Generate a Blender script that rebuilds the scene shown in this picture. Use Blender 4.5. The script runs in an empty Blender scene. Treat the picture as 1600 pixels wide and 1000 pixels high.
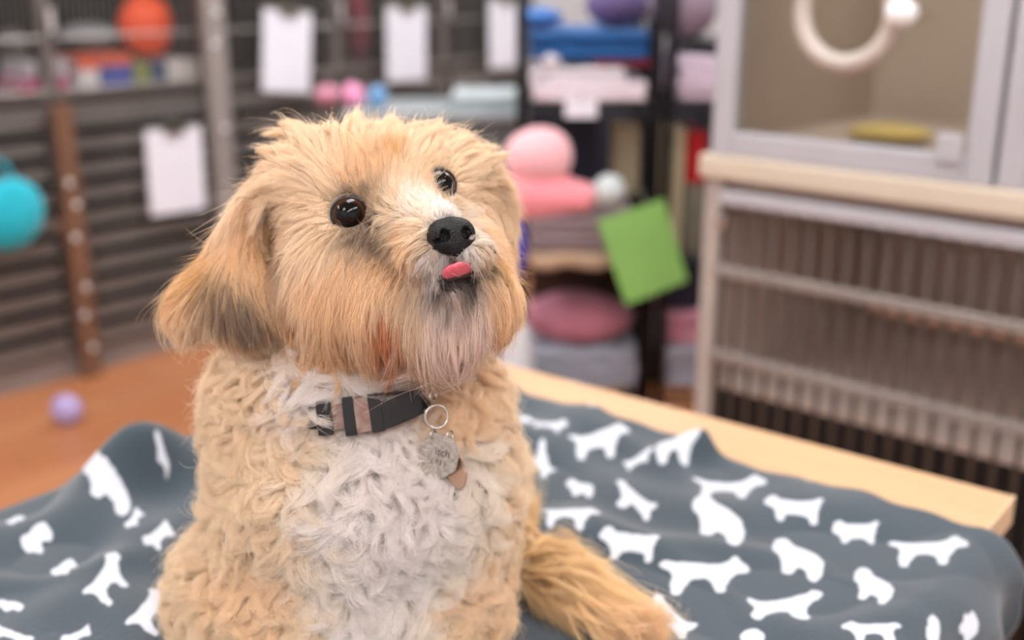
import bpy, bmesh, math, random
import numpy as np
from mathutils import Vector, Matrix
from mathutils.bvhtree import BVHTree
from mathutils.kdtree import KDTree

random.seed(4)
rng = np.random.default_rng(7)
S = bpy.context.scene
C = S.collection

# ------------------------------------------------------------------ camera, world, lights, exposure
F = 1773.0                                   # focal length in pixels of the 1600 x 1000 frame
PITCH = math.radians(17.1)
EYE = Vector((0.0, 0.0, 1.25))
cam_d = bpy.data.cameras.new('camera')
cam_d.sensor_width = 36.0
cam_d.lens = 36.0 * F / 1600.0
cam_d.clip_start = 0.02
cam_d.dof.use_dof = True
cam_d.dof.focus_distance = 0.70
cam_d.dof.aperture_fstop = 3.1
cam = bpy.data.objects.new('camera', cam_d)
C.objects.link(cam)
cam.location = EYE
cam.rotation_euler = (math.pi / 2 - PITCH, 0, 0)
S.camera = cam

world = bpy.data.worlds.new('world')
S.world = world
world.use_nodes = True
world.node_tree.nodes['Background'].inputs[0].default_value = (0.95, 0.97, 1.0, 1)
world.node_tree.nodes['Background'].inputs[1].default_value = 0.2

S.view_settings.view_transform = 'Standard'
S.view_settings.look = 'None'
S.view_settings.gamma = 1.0
S.view_settings.use_curve_mapping = False
S.view_settings.exposure = 0.18
LIGHT = 13.0                                 # emission of the ceiling panels

sp, cp = math.sin(PITCH), math.cos(PITCH)
RIGHT = Vector((1, 0, 0)); UP = Vector((0, sp, cp)); FWD = Vector((0, cp, -sp))
R3 = np.array([[1, 0, 0], [0, sp, cp], [0, cp, -sp]])          # rows: right, up, forward


def c2w(a):
    """points measured along right / up / forward of the eye -> world"""
    return np.asarray(a) @ R3 + np.array(EYE)


def w2c(a):
    return (np.asarray(a) - np.array(EYE)) @ R3.T


def ray(px, py):
    return RIGHT * ((px - 800) / F) + UP * ((500 - py) / F) + FWD


def on_plane(px, py, p0, n):
    d = ray(px, py)
    t = (Vector(p0) - EYE).dot(Vector(n)) / d.dot(Vector(n))
    return EYE + d * t


def at_y(px, py, Y):
    return on_plane(px, py, (0, Y, 0), (0, 1, 0))


# ------------------------------------------------------------------ helpers
def lin(c):
    r = []
    for v in c[:3]:
        v = v / 255.0
        r.append(v / 12.92 if v <= 0.04045 else ((v + 0.055) / 1.055) ** 2.4)
    return (r[0], r[1], r[2], 1.0)


MATS = {}


def mat(name, rgb, rough=0.6, metal=0.0, var=0.08, scale=12.0, bump=0.0, bscale=200.0, rgb2=None, spec=0.5, sheen=0.0):
    if name in MATS:
        return MATS[name]
    m = bpy.data.materials.new(name)
    m.use_nodes = True
    nt = m.node_tree
    b = nt.nodes['Principled BSDF']
    b.inputs['Roughness'].default_value = rough
    b.inputs['Metallic'].default_value = metal
    b.inputs['Specular IOR Level'].default_value = spec
    if sheen:
        b.inputs['Sheen Weight'].default_value = sheen
    tc = nt.nodes.new('ShaderNodeTexCoord')
    no = nt.nodes.new('ShaderNodeTexNoise')
    no.inputs['Scale'].default_value = scale
    no.inputs['Detail'].default_value = 4
    nt.links.new(tc.outputs['Object'], no.inputs['Vector'])
    mx = nt.nodes.new('ShaderNodeMix'); mx.data_type = 'RGBA'
    c = lin(rgb)
    if rgb2 is None:
        a = tuple(max(0, v * (1 - var)) for v in c[:3]) + (1,)
        d = tuple(min(1, v * (1 + var)) for v in c[:3]) + (1,)
    else:
        a, d = c, lin(rgb2)
    mx.inputs[6].default_value = a
    mx.inputs[7].default_value = d
    rp = nt.nodes.new('ShaderNodeMapRange')
    rp.inputs[1].default_value = 0.3; rp.inputs[2].default_value = 0.7
    nt.links.new(no.outputs[0], rp.inputs[0])
    nt.links.new(rp.outputs[0], mx.inputs[0])
    nt.links.new(mx.outputs[2], b.inputs['Base Color'])
    if bump:
        n2 = nt.nodes.new('ShaderNodeTexNoise'); n2.inputs['Scale'].default_value = bscale
        nt.links.new(tc.outputs['Object'], n2.inputs['Vector'])
        bp = nt.nodes.new('ShaderNodeBump'); bp.inputs['Strength'].default_value = bump
        bp.inputs['Distance'].default_value = 0.002
        nt.links.new(n2.outputs[0], bp.inputs['Height'])
        nt.links.new(bp.outputs[0], b.inputs['Normal'])
    MATS[name] = m
    return m


def tag(o, label=None, cat=None, group=None, kind=None):
    if label: o['label'] = label
    if cat: o['category'] = cat
    if group: o['group'] = group
    if kind: o['kind'] = kind
    return o


def empty(name, loc, rz=0.0, label=None, cat=None, group=None):
    o = bpy.data.objects.new(name, None)
    C.objects.link(o)
    o.location = loc
    o.rotation_euler = (0, 0, rz)
    o.empty_display_size = 0.05
    return tag(o, label, cat, group)


class MB:
    """collects shapes for one mesh"""
    def __init__(s):
        s.v = []; s.f = []

    def add(s, vs, fs):
        n = len(s.v)
        s.v += [tuple(v) for v in vs]
        s.f += [tuple(i + n for i in f) for f in fs]
        return s

    def box(s, x0, y0, z0, x1, y1, z1):
        vs = [(x0, y0, z0), (x1, y0, z0), (x1, y1, z0), (x0, y1, z0), (x0, y0, z1), (x1, y0, z1), (x1, y1, z1), (x0, y1, z1)]
        return s.add(vs, [(0, 3, 2, 1), (4, 5, 6, 7), (0, 1, 5, 4), (1, 2, 6, 5), (2, 3, 7, 6), (3, 0, 4, 7)])

    def tube(s, pts, r, n=8, closed=False):
        pts = [Vector(p) for p in pts]
        rs = r if isinstance(r, (list, tuple)) else [r] * len(pts)
        rings = []
        m = len(pts)
        up = None
        for i, p in enumerate(pts):
            if closed:
                t = (pts[(i + 1) % m] - pts[i - 1]).normalized()
            else:
                t = (pts[min(i + 1, m - 1)] - pts[max(i - 1, 0)]).normalized()
            if up is None:
                up = Vector((0, 0, 1)) if abs(t.z) < 0.9 else Vector((1, 0, 0))
            a = t.cross(up).normalized(); up = a.cross(t).normalized()
            rings.append([p + (a * math.cos(2 * math.pi * k / n) + up * math.sin(2 * math.pi * k / n)) * rs[i] for k in range(n)])
        vs = [v for g in rings for v in g]
        fs = []
        for i in range(m if closed else m - 1):
            j = (i + 1) % m
            for k in range(n):
                fs.append((i * n + k, i * n + (k + 1) % n, j * n + (k + 1) % n, j * n + k))
        if not closed:
            fs.append(tuple(reversed(range(n)))); fs.append(tuple((m - 1) * n + k for k in range(n)))
        return s.add(vs, fs)

    def ellipsoid(s, c, r, nu=24, nv=14, fn=None):
        vs = []; fs = []
        for j in range(nv + 1):
            th = math.pi * j / nv
            for i in range(nu):
                ph = 2 * math.pi * i / nu
                d = Vector((math.sin(th) * math.cos(ph), math.sin(th) * math.sin(ph), math.cos(th)))
                k = fn(d) if fn else 1.0
                vs.append((c[0] + r[0] * d.x * k, c[1] + r[1] * d.y * k, c[2] + r[2] * d.z * k))
        for j in range(nv):
            for i in range(nu):
                fs.append((j * nu + i, (j + 1) * nu + i, (j + 1) * nu + (i + 1) % nu, j * nu + (i + 1) % nu))
        return s.add(vs, fs)

    def build(s, name, m, parent=None, smooth=False, bevel=0.0, loc=None, rz=0.0, weld=False):
        me = bpy.data.meshes.new(name)
        me.from_pydata(s.v, [], s.f)
        if weld:
            bm = bmesh.new(); bm.from_mesh(me); bmesh.ops.remove_doubles(bm, verts=bm.verts, dist=1e-6); bm.to_mesh(me); bm.free()
        me.validate(); me.update()
        if smooth:
            me.shade_smooth()
        me.materials.append(m)
        o = bpy.data.objects.new(name, me)
        C.objects.link(o)
        if parent: o.parent = parent
        if loc is not None: o.location = loc
        o.rotation_euler = (0, 0, rz)
        if bevel:
            b = o.modifiers.new('bevel', 'BEVEL'); b.width = bevel; b.segments = 2; b.limit_method = 'ANGLE'
        return o


def blob_noise(seed, amp, freq=3.0):
    r = random.Random(seed)
    ks = [(Vector((r.uniform(-1, 1), r.uniform(-1, 1), r.uniform(-1, 1))) * freq, r.uniform(0, 6.28), r.uniform(.4, 1)) for _ in range(7)]
    def f(d):
        return 1 + amp * sum(a * math.sin(k.dot(d) + p) for k, p, a in ks) / 3
    return f


def copy_tree(o, parent=None):
    c = o.copy(); C.objects.link(c)
    if parent: c.parent = parent
    for ch in list(o.children):
        copy_tree(ch, c)
    return c


def structure(name, mb, m, **k):
    o = mb.build(name, m, **k)
    o['kind'] = 'structure'
    return o
# ------------------------------------------------------------------ the room
E1 = Vector((0.666, 0.746, 0)).normalized()      # along the left bank of cages
E2 = Vector((0.746, -0.666, 0)).normalized()     # along the front of the right kennels
A1 = math.atan2(E1.y, E1.x)                       # heading of E1
A2 = math.atan2(E2.y, E2.x)                       # heading of E2


def floor_mat():
    m = bpy.data.materials.new('orange_wood_floor'); m.use_nodes = True
    nt = m.node_tree; b = nt.nodes['Principled BSDF']
    tc = nt.nodes.new('ShaderNodeTexCoord')
    mp = nt.nodes.new('ShaderNodeMapping'); mp.inputs['Rotation'].default_value = (0, 0, -A1)
    br = nt.nodes.new('ShaderNodeTexBrick'); br.inputs['Scale'].default_value = 1.0
    br.inputs['Brick Width'].default_value = 1.2; br.inputs['Row Height'].default_value = 0.13
    br.inputs['Mortar Size'].default_value = 0.002
    br.inputs['Color1'].default_value = lin((202, 136, 94)); br.inputs['Color2'].default_value = lin((192, 122, 80))
    br.inputs['Mortar'].default_value = lin((110, 62, 38))
    n = nt.nodes.new('ShaderNodeTexNoise'); n.inputs['Scale'].default_value = 3.0
    mx = nt.nodes.new('ShaderNodeMix'); mx.data_type = 'RGBA'; mx.blend_type = 'MULTIPLY'; mx.inputs[0].default_value = 0.35
    nt.links.new(tc.outputs['Object'], mp.inputs[0]); nt.links.new(mp.outputs[0], br.inputs['Vector'])
    nt.links.new(mp.outputs[0], n.inputs['Vector'])
    nt.links.new(br.outputs[0], mx.inputs[6]); nt.links.new(n.outputs[0], mx.inputs[7])
    nt.links.new(mx.outputs[2], b.inputs['Base Color'])
    b.inputs['Roughness'].default_value = 0.38
    return m


wall_m = mat('painted_wall', (222, 222, 224), 0.85, var=0.03)
ceil_m = mat('ceiling_tiles', (215, 214, 210), 0.9, var=0.03)
# room in (e1, e2): e1 from -2.6 to 5.4, e2 from -4.15 to 2.6
ROOM = (-2.6, 5.4, -4.15, 2.6)


def rp(a, b, z=0.0):
    v = E1 * a + E2 * b
    return Vector((v.x, v.y, z))


def room_box(a0, a1, b0, b1, z0, z1):
    mb = MB()
    vs = [rp(a0, b0, z0), rp(a1, b0, z0), rp(a1, b1, z0), rp(a0, b1, z0), rp(a0, b0, z1), rp(a1, b0, z1), rp(a1, b1, z1), rp(a0, b1, z1)]
    # E1 x E2 points down, so windings are mirrored
    return mb.add(vs, [(0, 1, 2, 3), (4, 7, 6, 5), (0, 4, 5, 1), (1, 5, 6, 2), (2, 6, 7, 3), (3, 7, 4, 0)])


a0, a1, b0, b1 = ROOM
structure('floor', room_box(a0 - .1, a1 + .1, b0 - .1, b1 + .1, -0.1, 0), floor_mat())
structure('ceiling', room_box(a0 - .1, a1 + .1, b0 - .1, b1 + .1, 2.8, 2.9), ceil_m)
structure('wall_left', room_box(a0, a1, b0 - .1, b0, 0, 2.8), wall_m)
structure('wall_right', room_box(a0, a1, b1, b1 + .1, 0, 2.8), wall_m)
structure('wall_back', room_box(a1, a1 + .1, b0 - .1, b1 + .1, 0, 2.8), wall_m)
structure('wall_front', room_box(a0 - .1, a0, b0 - .1, b1 + .1, 0, 2.8), wall_m)

lm = bpy.data.materials.new('light_diffuser'); lm.use_nodes = True
lb = lm.node_tree.nodes['Principled BSDF']
lb.inputs['Base Color'].default_value = (0.9, 0.9, 0.9, 1)
lb.inputs['Emission Color'].default_value = (0.97, 0.98, 1.0, 1)
lb.inputs['Emission Strength'].default_value = LIGHT
frame_m = mat('white_lamp_frame', (225, 225, 225), 0.5)
LP = [(-1.7, -.3, 'added unseen behind the camera as front fill, nearest the front wall'), (-.5, 1.3, 'added unseen behind the camera as front fill, towards the right wall'), (-1.7, 1.4, 'added unseen in the corner behind the camera as front fill'), (-1.5, -2.3, 'in the corner beside the first cages'),  # panels behind the camera are added, unseen, to light the dog's front
      (0.9, -2.6, 'beside the wire-fronted cages'), (0.9, -0.7, 'above the dog table'), (2.6, -2.4, 'beyond the cages'), (2.9, -0.6, 'above the black shelf rack'), (0.9, 1.3, 'over the acrylic-door kennels'),
      (4.4, -2.6, 'nearest the back wall')]
for a, b, where in LP:
    p = rp(a, b, 2.8)
    t = empty('ceiling_light', p, A1, 'white square-edged fluorescent ceiling panel ' + where, 'ceiling light', 'fluorescent ceiling panels')
    MB().box(-.62, -.32, -.03, .62, -.28, 0).box(-.62, .28, -.03, .62, .32, 0).box(-.62, -.28, -.03, -.58, .28, 0).box(.58, -.28, -.03, .62, .28, 0).build('frame', frame_m, t)
    MB().box(-.58, -.28, -.02, .58, .28, -.008).build('diffuser', lm, t)

# ------------------------------------------------------------------ left bank of wire-fronted cages
BANK = Vector((-1.57, 3.26, 0))
wire_m = mat('grey_cage_wire', (158, 154, 150), 0.35, 0.45, var=0.1, scale=6)
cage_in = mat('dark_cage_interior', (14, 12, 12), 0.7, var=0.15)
cage_fr = mat('grey_cage_frame', (120, 114, 110), 0.45, 0.4)
brown_post = mat('brown_wood_post', (118, 84, 64), 0.6, var=0.15)
grey_post = mat('pale_grey_post', (150, 142, 138), 0.5)
chrome = mat('chrome', (220, 220, 220), 0.15, 1.0, var=0.02)
plinth_m = mat('grey_plinth', (140, 130, 125), 0.6)


def bank_t(px, py, d=0.0):
    """distance along the bank, and height, where the view through a pixel meets its front (or d behind it)"""
    off = Vector((-E1.y, E1.x, 0))
    p = on_plane(px, py, BANK + off * d, off)
    return (p - BANK).dot(E1), p.z


def bank_pt(t, d, z):
    off = Vector((-E1.y, E1.x, 0))
    p = BANK + E1 * t + off * d
    return Vector((p.x, p.y, z))


W = 0.555
def ribbed_door(w, z0, z1):
    d = MB(); z = z0 + .03
    while z + .054 < z1:
        d.box(.03, -.012, z, w - .03, -.006, z + .006).box(.03, -.012, z + .038, w - .03, -.006, z + .044)
        n = int((w - .08) / .0125)
        for k in range(n):
            x = .04 + k * .0125
            d.box(x - .0028, -.010, z + .004, x + .0028, -.004, z + .041)
        z += .077
    return d


def wire_door(w, z0, z1):
    d = MB()
    n = int((w - .06) / .02)
    for k in range(n + 1):
        x = .03 + k * .02
        d.tube([(x, -.006, z0 + .02), (x, -.006, z1 - .02)], .0019, 5)
    for z in np.arange(z0 + .03, z1, .155):
        d.tube([(.02, -.010, z), (w - .02, -.010, z)], .004, 6)
    return d


def make_cage(z0, z1, ribbed):
    t = empty('animal_cage', (0, 0, 0), A1)
    fr = MB()
    fr.box(0, 0, z0, .022, .02, z1).box(W - .022, 0, z0, W, .02, z1).box(.022, 0, z0, W - .022, .02, z0 + .022).box(.022, 0, z1 - .022, W - .022, .02, z1)
    fr.build('frame', cage_fr, t)
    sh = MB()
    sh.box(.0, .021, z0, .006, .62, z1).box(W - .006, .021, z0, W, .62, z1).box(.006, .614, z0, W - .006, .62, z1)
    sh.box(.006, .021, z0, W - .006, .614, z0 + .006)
    if ribbed:
        sh.box(.006, .021, z1 - .006, W - .006, .614, z1)
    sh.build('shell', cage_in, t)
    d = (ribbed_door if ribbed else wire_door)(W, z0, z1).build('door', wire_m, t)
    MB().tube([(.012, -.016, z0 + .45), (.012, -.016, z0 + .53)], .012, 10).build('hinge', chrome, d)
    MB().tube([(.012, -.016, z0 + .2), (.012, -.016, z0 + .27)], .012, 10).build('hinge', chrome, d)
    MB().box(W - .05, -.03, z0 + .40, W - .01, -.012, z0 + .46).build('latch', chrome, d)
    return t


T1 = (0.07, 0.86)
T2 = (0.875, 1.66)
low = ['at the frame edge behind the teal bag', 'between the brown post and the lower clipboard', 'just past the lower clipboard', 'low behind the dog, third from the brown post', 'low and far, under the third clipboard', 'lowest and farthest of the row']
high = ['holding nothing, at the frame edge', 'holding the coloured boxes', 'carrying the tilted white clipboard', 'beside the crimson cloth', 'behind the paler third clipboard', 'farthest, behind the fourth clipboard']
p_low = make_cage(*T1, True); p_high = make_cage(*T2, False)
for i in range(6):
    t0 = -.83 + i * W
    for pr, lab, nm, g in ((p_low, low[i], 'grey lower cage with ribbed front ', 'lower row of cages'), (p_high, high[i], 'grey upper cage with wire front ', 'upper row of cages')):
        o = pr if i == 0 else copy_tree(pr)
        o.location = bank_pt(t0, 0, 0)
        tag(o, nm + lab, 'cage', g)
tag(MB().box(-.86, .01, 0, 2.53, .6, .069).build('cage_plinth', plinth_m, loc=BANK, rz=A1), 'long grey plinth under the row of cages', 'plinth')
bolt_m = mat('bright_bolt', (235, 235, 235), .3, .8)
for nm, hw, zt, m_, tt, lab, zs in (('wooden_post', .03, .868, brown_post, .28, 'brown wooden post fixed between two lower cages', (.10, .21, .30, .46, .56, .63)),
                                ('metal_post', .038, 1.7, grey_post, .835, 'pale grey post beside the tilted upper clipboard', (.25, .5, .74, 1.02, 1.12))):
    o = empty(nm, bank_pt(tt, 0, 0), A1, lab, 'post')
    MB().box(-hw, -.055, .0, hw, -.022, zt).build('upright', m_, o, bevel=.004)
    for q, z in enumerate(zs):
        MB().ellipsoid(((-1) ** q * .008, -.056, z), (.012, .006, .012), 16, 10).build('bolt', bolt_m, o, smooth=True)

board_m = mat('white_paper', (236, 236, 246), 0.6, var=0.02)
clipm = mat('dull_clip', (120, 118, 105), 0.35, 0.7)
backing = mat('clipboard_board', (190, 188, 186), 0.6)
for (px, py, lean, lab) in ((270, 265, .02, 'white clipboard hanging on the lower cage door, the lowest one'),
                            (443, 80, .10, 'white tilted clipboard hanging above the dog, nearest the grey post'),
                            (630, 68, .03, 'white clipboard hanging on the wire above the dog head, third one'),
                            (785, 52, .0, 'white clipboard hanging farthest away beside the black rack')):
    t, z = bank_t(px, py, -.03)
    o = empty('clipboard', bank_pt(t, -.05, z), A1, lab, 'clipboard', 'clipboards on the cages')
    o.rotation_euler = (0, lean, A1)
    w, h = .105, .142
    MB().box(-w, 0, -h, w, .004, h).build('board', backing, o, bevel=.001)
    MB().box(-w + .004, -.002, -h + .004, w - .004, -.0003, h - .012).build('paper', board_m, o)
    MB().box(-.035, -.012, h - .022, .035, -.003, h + .012).tube([(-.02, -.008, h + .01), (0, -.008, h + .026), (.02, -.008, h + .01)], .003, 6).build('clip', clipm, o)

# things on the floor of the upper cages
def shelf_item(name, px0, px1, z, h, d0, d1, rgb, label, cat, group=None, kind='box'):
    t0, _ = bank_t(px0, 130, (d0)); t1, _ = bank_t(px1, 130, d0)
    m = mat('col_' + '_'.join(map(str, rgb)), rgb, 0.55)
    w = t1 - t0
    base = bank_pt(t0, d0, z)
    if kind == 'box':
        o = MB().box(0, 0, 0, w, d1 - d0, h).build(name, m, loc=base, rz=A1, bevel=.004)
    elif kind == 'book':
        o = empty(name, base, A1)
        MB().box(0, 0, 0, w, d1 - d0, .004).box(0, 0, h - .004, w, d1 - d0, h).box(0, 0, .004, w, .004, h - .004).build('cover', m, o)
        MB().box(.004, .0045, .0045, w - .004, d1 - d0 - .005, h - .0045).build('pages', board_m, o)
    else:
        o = MB().ellipsoid((w / 2, (d1 - d0) / 2, h / 2), (w / 2, (d1 - d0) / 2, h / 2), 28, 16, blob_noise(px0, .12)).build(name, m, loc=base, rz=A1, smooth=True)
    tag(o, label, cat, group)
    return o


zf = T2[0] + .0065
tb = bank_t(300, 130, .05)[0]
# clear the dividers: cage two spans t -.275..+.28, cage three .28...835
shelf_item('book', 30, 106, zf, .030, .06, .25, (200, 40, 60), 'red book lying lowest at the frame-side end of the row', 'book', 'books and boxes in the cage', 'book')
shelf_item('book', 40, 108, zf + .0305, .028, .06, .25, (214, 92, 150), 'magenta book lying on the red book', 'book', 'books and boxes in the cage', 'book')
shelf_item('carton', 45, 106, zf + .059, .05, .07, .25, (216, 216, 220), 'white carton on top of the magenta book', 'box', 'books and boxes in the cage')
shelf_item('carton', 124, 158, zf, .075, .06, .22, (232, 226, 224), 'white carton just past the brown post', 'box', 'books and boxes in the cage')
shelf_item('book', 124, 160, zf + .0755, .035, .06, .24, (226, 88, 50), 'orange-red book lying on the white carton', 'book', 'books and boxes in the cage', 'book')
shelf_item('carton', 163, 208, zf, .08, .06, .22, (66, 88, 176), 'blue carton in the middle of the row', 'box', 'books and boxes in the cage')
shelf_item('book', 163, 210, zf + .0805, .035, .06, .24, (214, 96, 64), 'brick-orange book lying on the blue carton', 'book', 'books and boxes in the cage', 'book')
shelf_item('carton', 212, 236, zf, .085, .06, .22, (142, 150, 84), 'olive green narrow carton beside the navy one', 'box', 'books and boxes in the cage')
shelf_item('carton', 240, 262, zf, .085, .06, .22, (60, 84, 120), 'navy narrow carton beside the olive one', 'box', 'books and boxes in the cage')
shelf_item('carton', 266, 318, zf, .085, .06, .22, (235, 228, 220), 'cream white wide carton at the grey post end', 'box', 'books and boxes in the cage')
shelf_item('pet_toy', 214, 290, zf + .086, .21, .07, .2, (255, 84, 14), 'bright orange lumpy soft toy on the cartons', 'toy', None, 'blob')
shelf_item('folded_cloth', 262, 322, zf + .086, .10, .22, .40, (120, 40, 32), 'dark red folded cloth behind the orange toy', 'cloth', None, 'blob')
shelf_item('folded_cloth', 124, 212, zf + .12, .08, .26, .45, (176, 176, 178), 'pale grey folded cloth behind the blue carton', 'cloth', None, 'blob')
shelf_item('folded_cloth', 30, 104, zf + .112, .09, .10, .3, (110, 108, 106), 'grey folded cloth on the frame-side white carton', 'cloth', None, 'blob')
shelf_item('folded_cloth', 560, 590, .885, .42, .18, .30, (150, 40, 66), 'crimson cloth standing rolled in the far upper cage', 'cloth', None, 'blob')

# teal bag on the first lower cage
t, z = bank_t(10, 335, -.08)
o = empty('cloth_bag', bank_pt(t - .015, -.10, z), A1, 'bright teal cloth bag hanging on the cage at the frame edge', 'bag')
MB().ellipsoid((0, 0, 0), (.115, .06, .105), 28, 18, blob_noise(5, .10)).build('pouch', mat('teal_cloth', (0, 176, 196), .8, sheen=.3), o, smooth=True)
MB().tube([(-.05, .0, .08), (-.04, .04, .14), (0, .07, .17), (.04, .04, .14), (.05, 0, .08)], .005, 6).build('strap', MATS['teal_cloth'], o, smooth=True)

# lilac ball on the floor
p = on_plane(104, 640, (0, 0, .045), (0, 0, 1))
o = MB().ellipsoid((0, 0, 0), (.045, .03, .045), 20, 12).build('toy_ball', mat('lilac_plastic', (176, 164, 214), .25), loc=(p.x, p.y, .045), smooth=True)
tag(o, 'small lilac toy ball lying on the orange floor', 'ball')

# pale counter beyond the cages with cloths on it
cm = mat('pale_grey_counter', (150, 156, 158), .5)
pc = at_y(715, 200, 3.75)
o = empty('storage_bench', (pc.x, pc.y, 0), .0, 'pale grey storage bench behind the dog, in front of far cages', 'bench')
MB().box(-.33, -.2, .06, .20, .2, .80).build('cabinet', mat('grey_bench_side', (104, 108, 110), .5), o, bevel=.006)
MB().box(-.35, -.22, .801, .215, .22, .83).build('worktop', cm, o, bevel=.006)
MB().box(-.25, -.18, 0, .18, .18, .059).build('plinth', plinth_m, o)


def lump(name, px, py, Y, sx, sy, sz, rgb, label, cat, seed=1, amp=.1, z=None, group=None, sheen=.2, rough=.85):
    p = at_y(px, py, Y)
    m = mat('col_' + '_'.join(map(str, rgb)), rgb, rough, sheen=sheen)
    zz = p.z if z is None else z + sz
    o = MB().ellipsoid((0, 0, 0), (sx, sy, sz), 32, 20, blob_noise(seed, amp)).build(name, m, loc=(p.x, p.y, zz), smooth=True)
    tag(o, label, cat, group)
    return o


def folded(name, x0, x1, y0, y1, z0, h, n, rgb, label, cat, seed=0, group=None):
    """a folded textile: layers with rounded front folds and an uneven outline, one mesh"""
    r = random.Random(seed)
    mb = MB(); lh = h / n
    prof = [(math.cos(a) , math.sin(a)) for a in np.linspace(-math.pi / 2, math.pi / 2, 7)]
    for i in range(n):
        zc = z0 + lh * (i + .5); yy = y0 + r.uniform(0, .012); xa = x0 + r.uniform(0, .01); xb = x1 - r.uniform(0, .01)
        ring = [(yy + lh * .5 - c * lh * .5, zc + s * lh * .5) for c, s in prof] + [(y1, zc + lh * .5), (y1, zc - lh * .5)]
        cols = 12; vs = []; fs = []
        for k in range(cols + 1):
            x = xa + (xb - xa) * k / cols
            w = math.sin(k * 1.3 + i * 2.1 + seed) * lh * .10
            vs += [(x, a + w * .8, max(z0, b + w * (1 if i == n - 1 else .2))) for a, b in ring]
        q = len(ring)
        for k in range(cols):
            for j in range(q):
                fs.append((k * q + j, (k + 1) * q + j, (k + 1) * q + (j + 1) % q, k * q + (j + 1) % q))
        fs.append(tuple(range(q))); fs.append(tuple(reversed(range(cols * q, cols * q + q))))
        mb.add(vs, fs)
    o = mb.build(name, mat('col_' + '_'.join(map(str, rgb)), rgb, .9, sheen=.25), smooth=False)
    tag(o, label, cat, group)
    return o


folded('folded_blanket', pc.x - .02, pc.x + .20, 3.60, 3.9, .83, .045, 3, (176, 186, 188), 'pale grey-green folded blanket on the storage bench', 'blanket', 3)
lump('soft_toy', 512, 150, 3.72, .045, .05, .036, (196, 130, 150), 'dusty pink soft lump at the cage side of the bench', 'toy', 11, .1, z=.83)
lump('soft_toy', 552, 150, 3.66, .035, .04, .04, (236, 150, 190), 'light pink round soft toy beside the dusty pink one', 'toy', 12, .1, z=.83)
lump('soft_toy', 590, 150, 3.68, .03, .04, .035, (110, 160, 205), 'light blue soft toy between the pink toys and the folded blanket', 'toy', 13, .1, z=.83)
bpy.data.objects['storage_bench'].location.x = pc.x

# ------------------------------------------------------------------ black wire shelf racks with textiles
blk = mat('black_rack_metal', (22, 22, 26), .4, .5)
RY = 2.60


def rack(x0, x1, y0, y1, zs, label):
    o = empty('shelf_rack', ((x0 + x1) / 2, (y0 + y1) / 2, 0), 0, label, 'shelf rack', 'black shelf racks')
    hx, hy = (x1 - x0) / 2, (y1 - y0) / 2
    for sx in (-1, 1):
        for sy in (-1, 1):
            MB().tube([(sx * hx, sy * hy, 0), (sx * hx, sy * hy, 1.85)], .0125, 10).build('post', blk, o, smooth=True)
    for z in zs:
        m = MB()
        for sy in (-1, 1):
            m.tube([(-hx, sy * hy, z - .012), (hx, sy * hy, z - .012)], .005, 6).tube([(-hx, sy * hy, z - .035), (hx, sy * hy, z - .035)], .004, 6)
        for sx in (-1, 1):
            m.tube([(sx * hx, -hy, z - .012), (sx * hx, hy, z - .012)], .005, 6)
        k = int(hx * 2 / .025)
        for i in range(1, k):
            x = -hx + i * 2 * hx / k
            m.tube([(x, -hy, z - .004), (x, hy, z - .004)], .0035, 5)
        m.build('shelf', blk, o)
    return o


xL = at_y(815, 300, RY).x; xR = at_y(1020, 300, RY).x
ZS = (.27, .60, .965, 1.45)
rack(xL, xR, RY, RY + .4, ZS, 'black wire shelf rack stacked with towels, pink toy and blankets')
rack(xR + .03, xR + .40, RY + .0, RY + .4, ZS, 'black wire shelf rack partly hidden behind the tall kennel')
x0, x1 = xL + .018, xR - .018
q0, q1 = xR + .048, xR + .375
g = 'folded textiles on the racks'
folded('folded_towel', x0, x1, RY - .0, RY + .34, .966, .045, 2, (236, 224, 232), 'pale pink folded towels on the upper rack shelf, lowest of the pile', 'towel', 1, g)
folded('folded_towel', x0 + .004, x1 - .05, RY + .01, RY + .34, 1.0115, .030, 2, (240, 236, 242), 'white folded towel lying on the pale pink towels', 'towel', 2, g)
lump('soft_toy', 860, 98, RY + .05, .030, .05, .018, (238, 236, 244), 'white fluffy roll on the white towel near the rack post', 'toy', 21, .06, z=1.042)
folded('folded_towel', x1 - .13, x1 + .005, RY + .03, RY + .34, 1.042, .018, 1, (172, 40, 60), 'crimson folded cloth between white towel and blue blanket', 'towel', 8, g)
folded('folded_blanket', x0 - .005, x1 + .005, RY - .0, RY + .36, 1.0605, .062, 3, (20, 92, 160), 'deep blue folded blanket on the towel pile', 'blanket', 5, g)
lump('cloth_bundle', 845, 30, RY + .12, .055, .08, .024, (50, 110, 180), 'bright blue rolled cloth on the deep blue blanket', 'cloth', 31, .08, z=1.123)
lump('cloth_bundle', 965, 20, RY + .12, .075, .09, .05, (96, 80, 130), 'purple bundled cloth on the deep blue blanket', 'cloth', 32, .12, z=1.123)
folded('folded_towel', q0, q1, RY + .0, RY + .34, .966, .10, 4, (222, 206, 224), 'pale mauve folded towels on the half-hidden rack', 'towel', 6, g)
folded('folded_towel', q0 + .02, q1, RY + .03, RY + .34, 1.067, .03, 1, (28, 28, 34), 'black folded cloth on the pale mauve towels', 'towel', 7, g)
lump('cloth_bundle', 1065, 20, RY + .1, .08, .09, .085, (168, 150, 172), 'mauve-grey bundled cloth on the black folded cloth', 'cloth', 33, .1, z=1.098)

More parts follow.
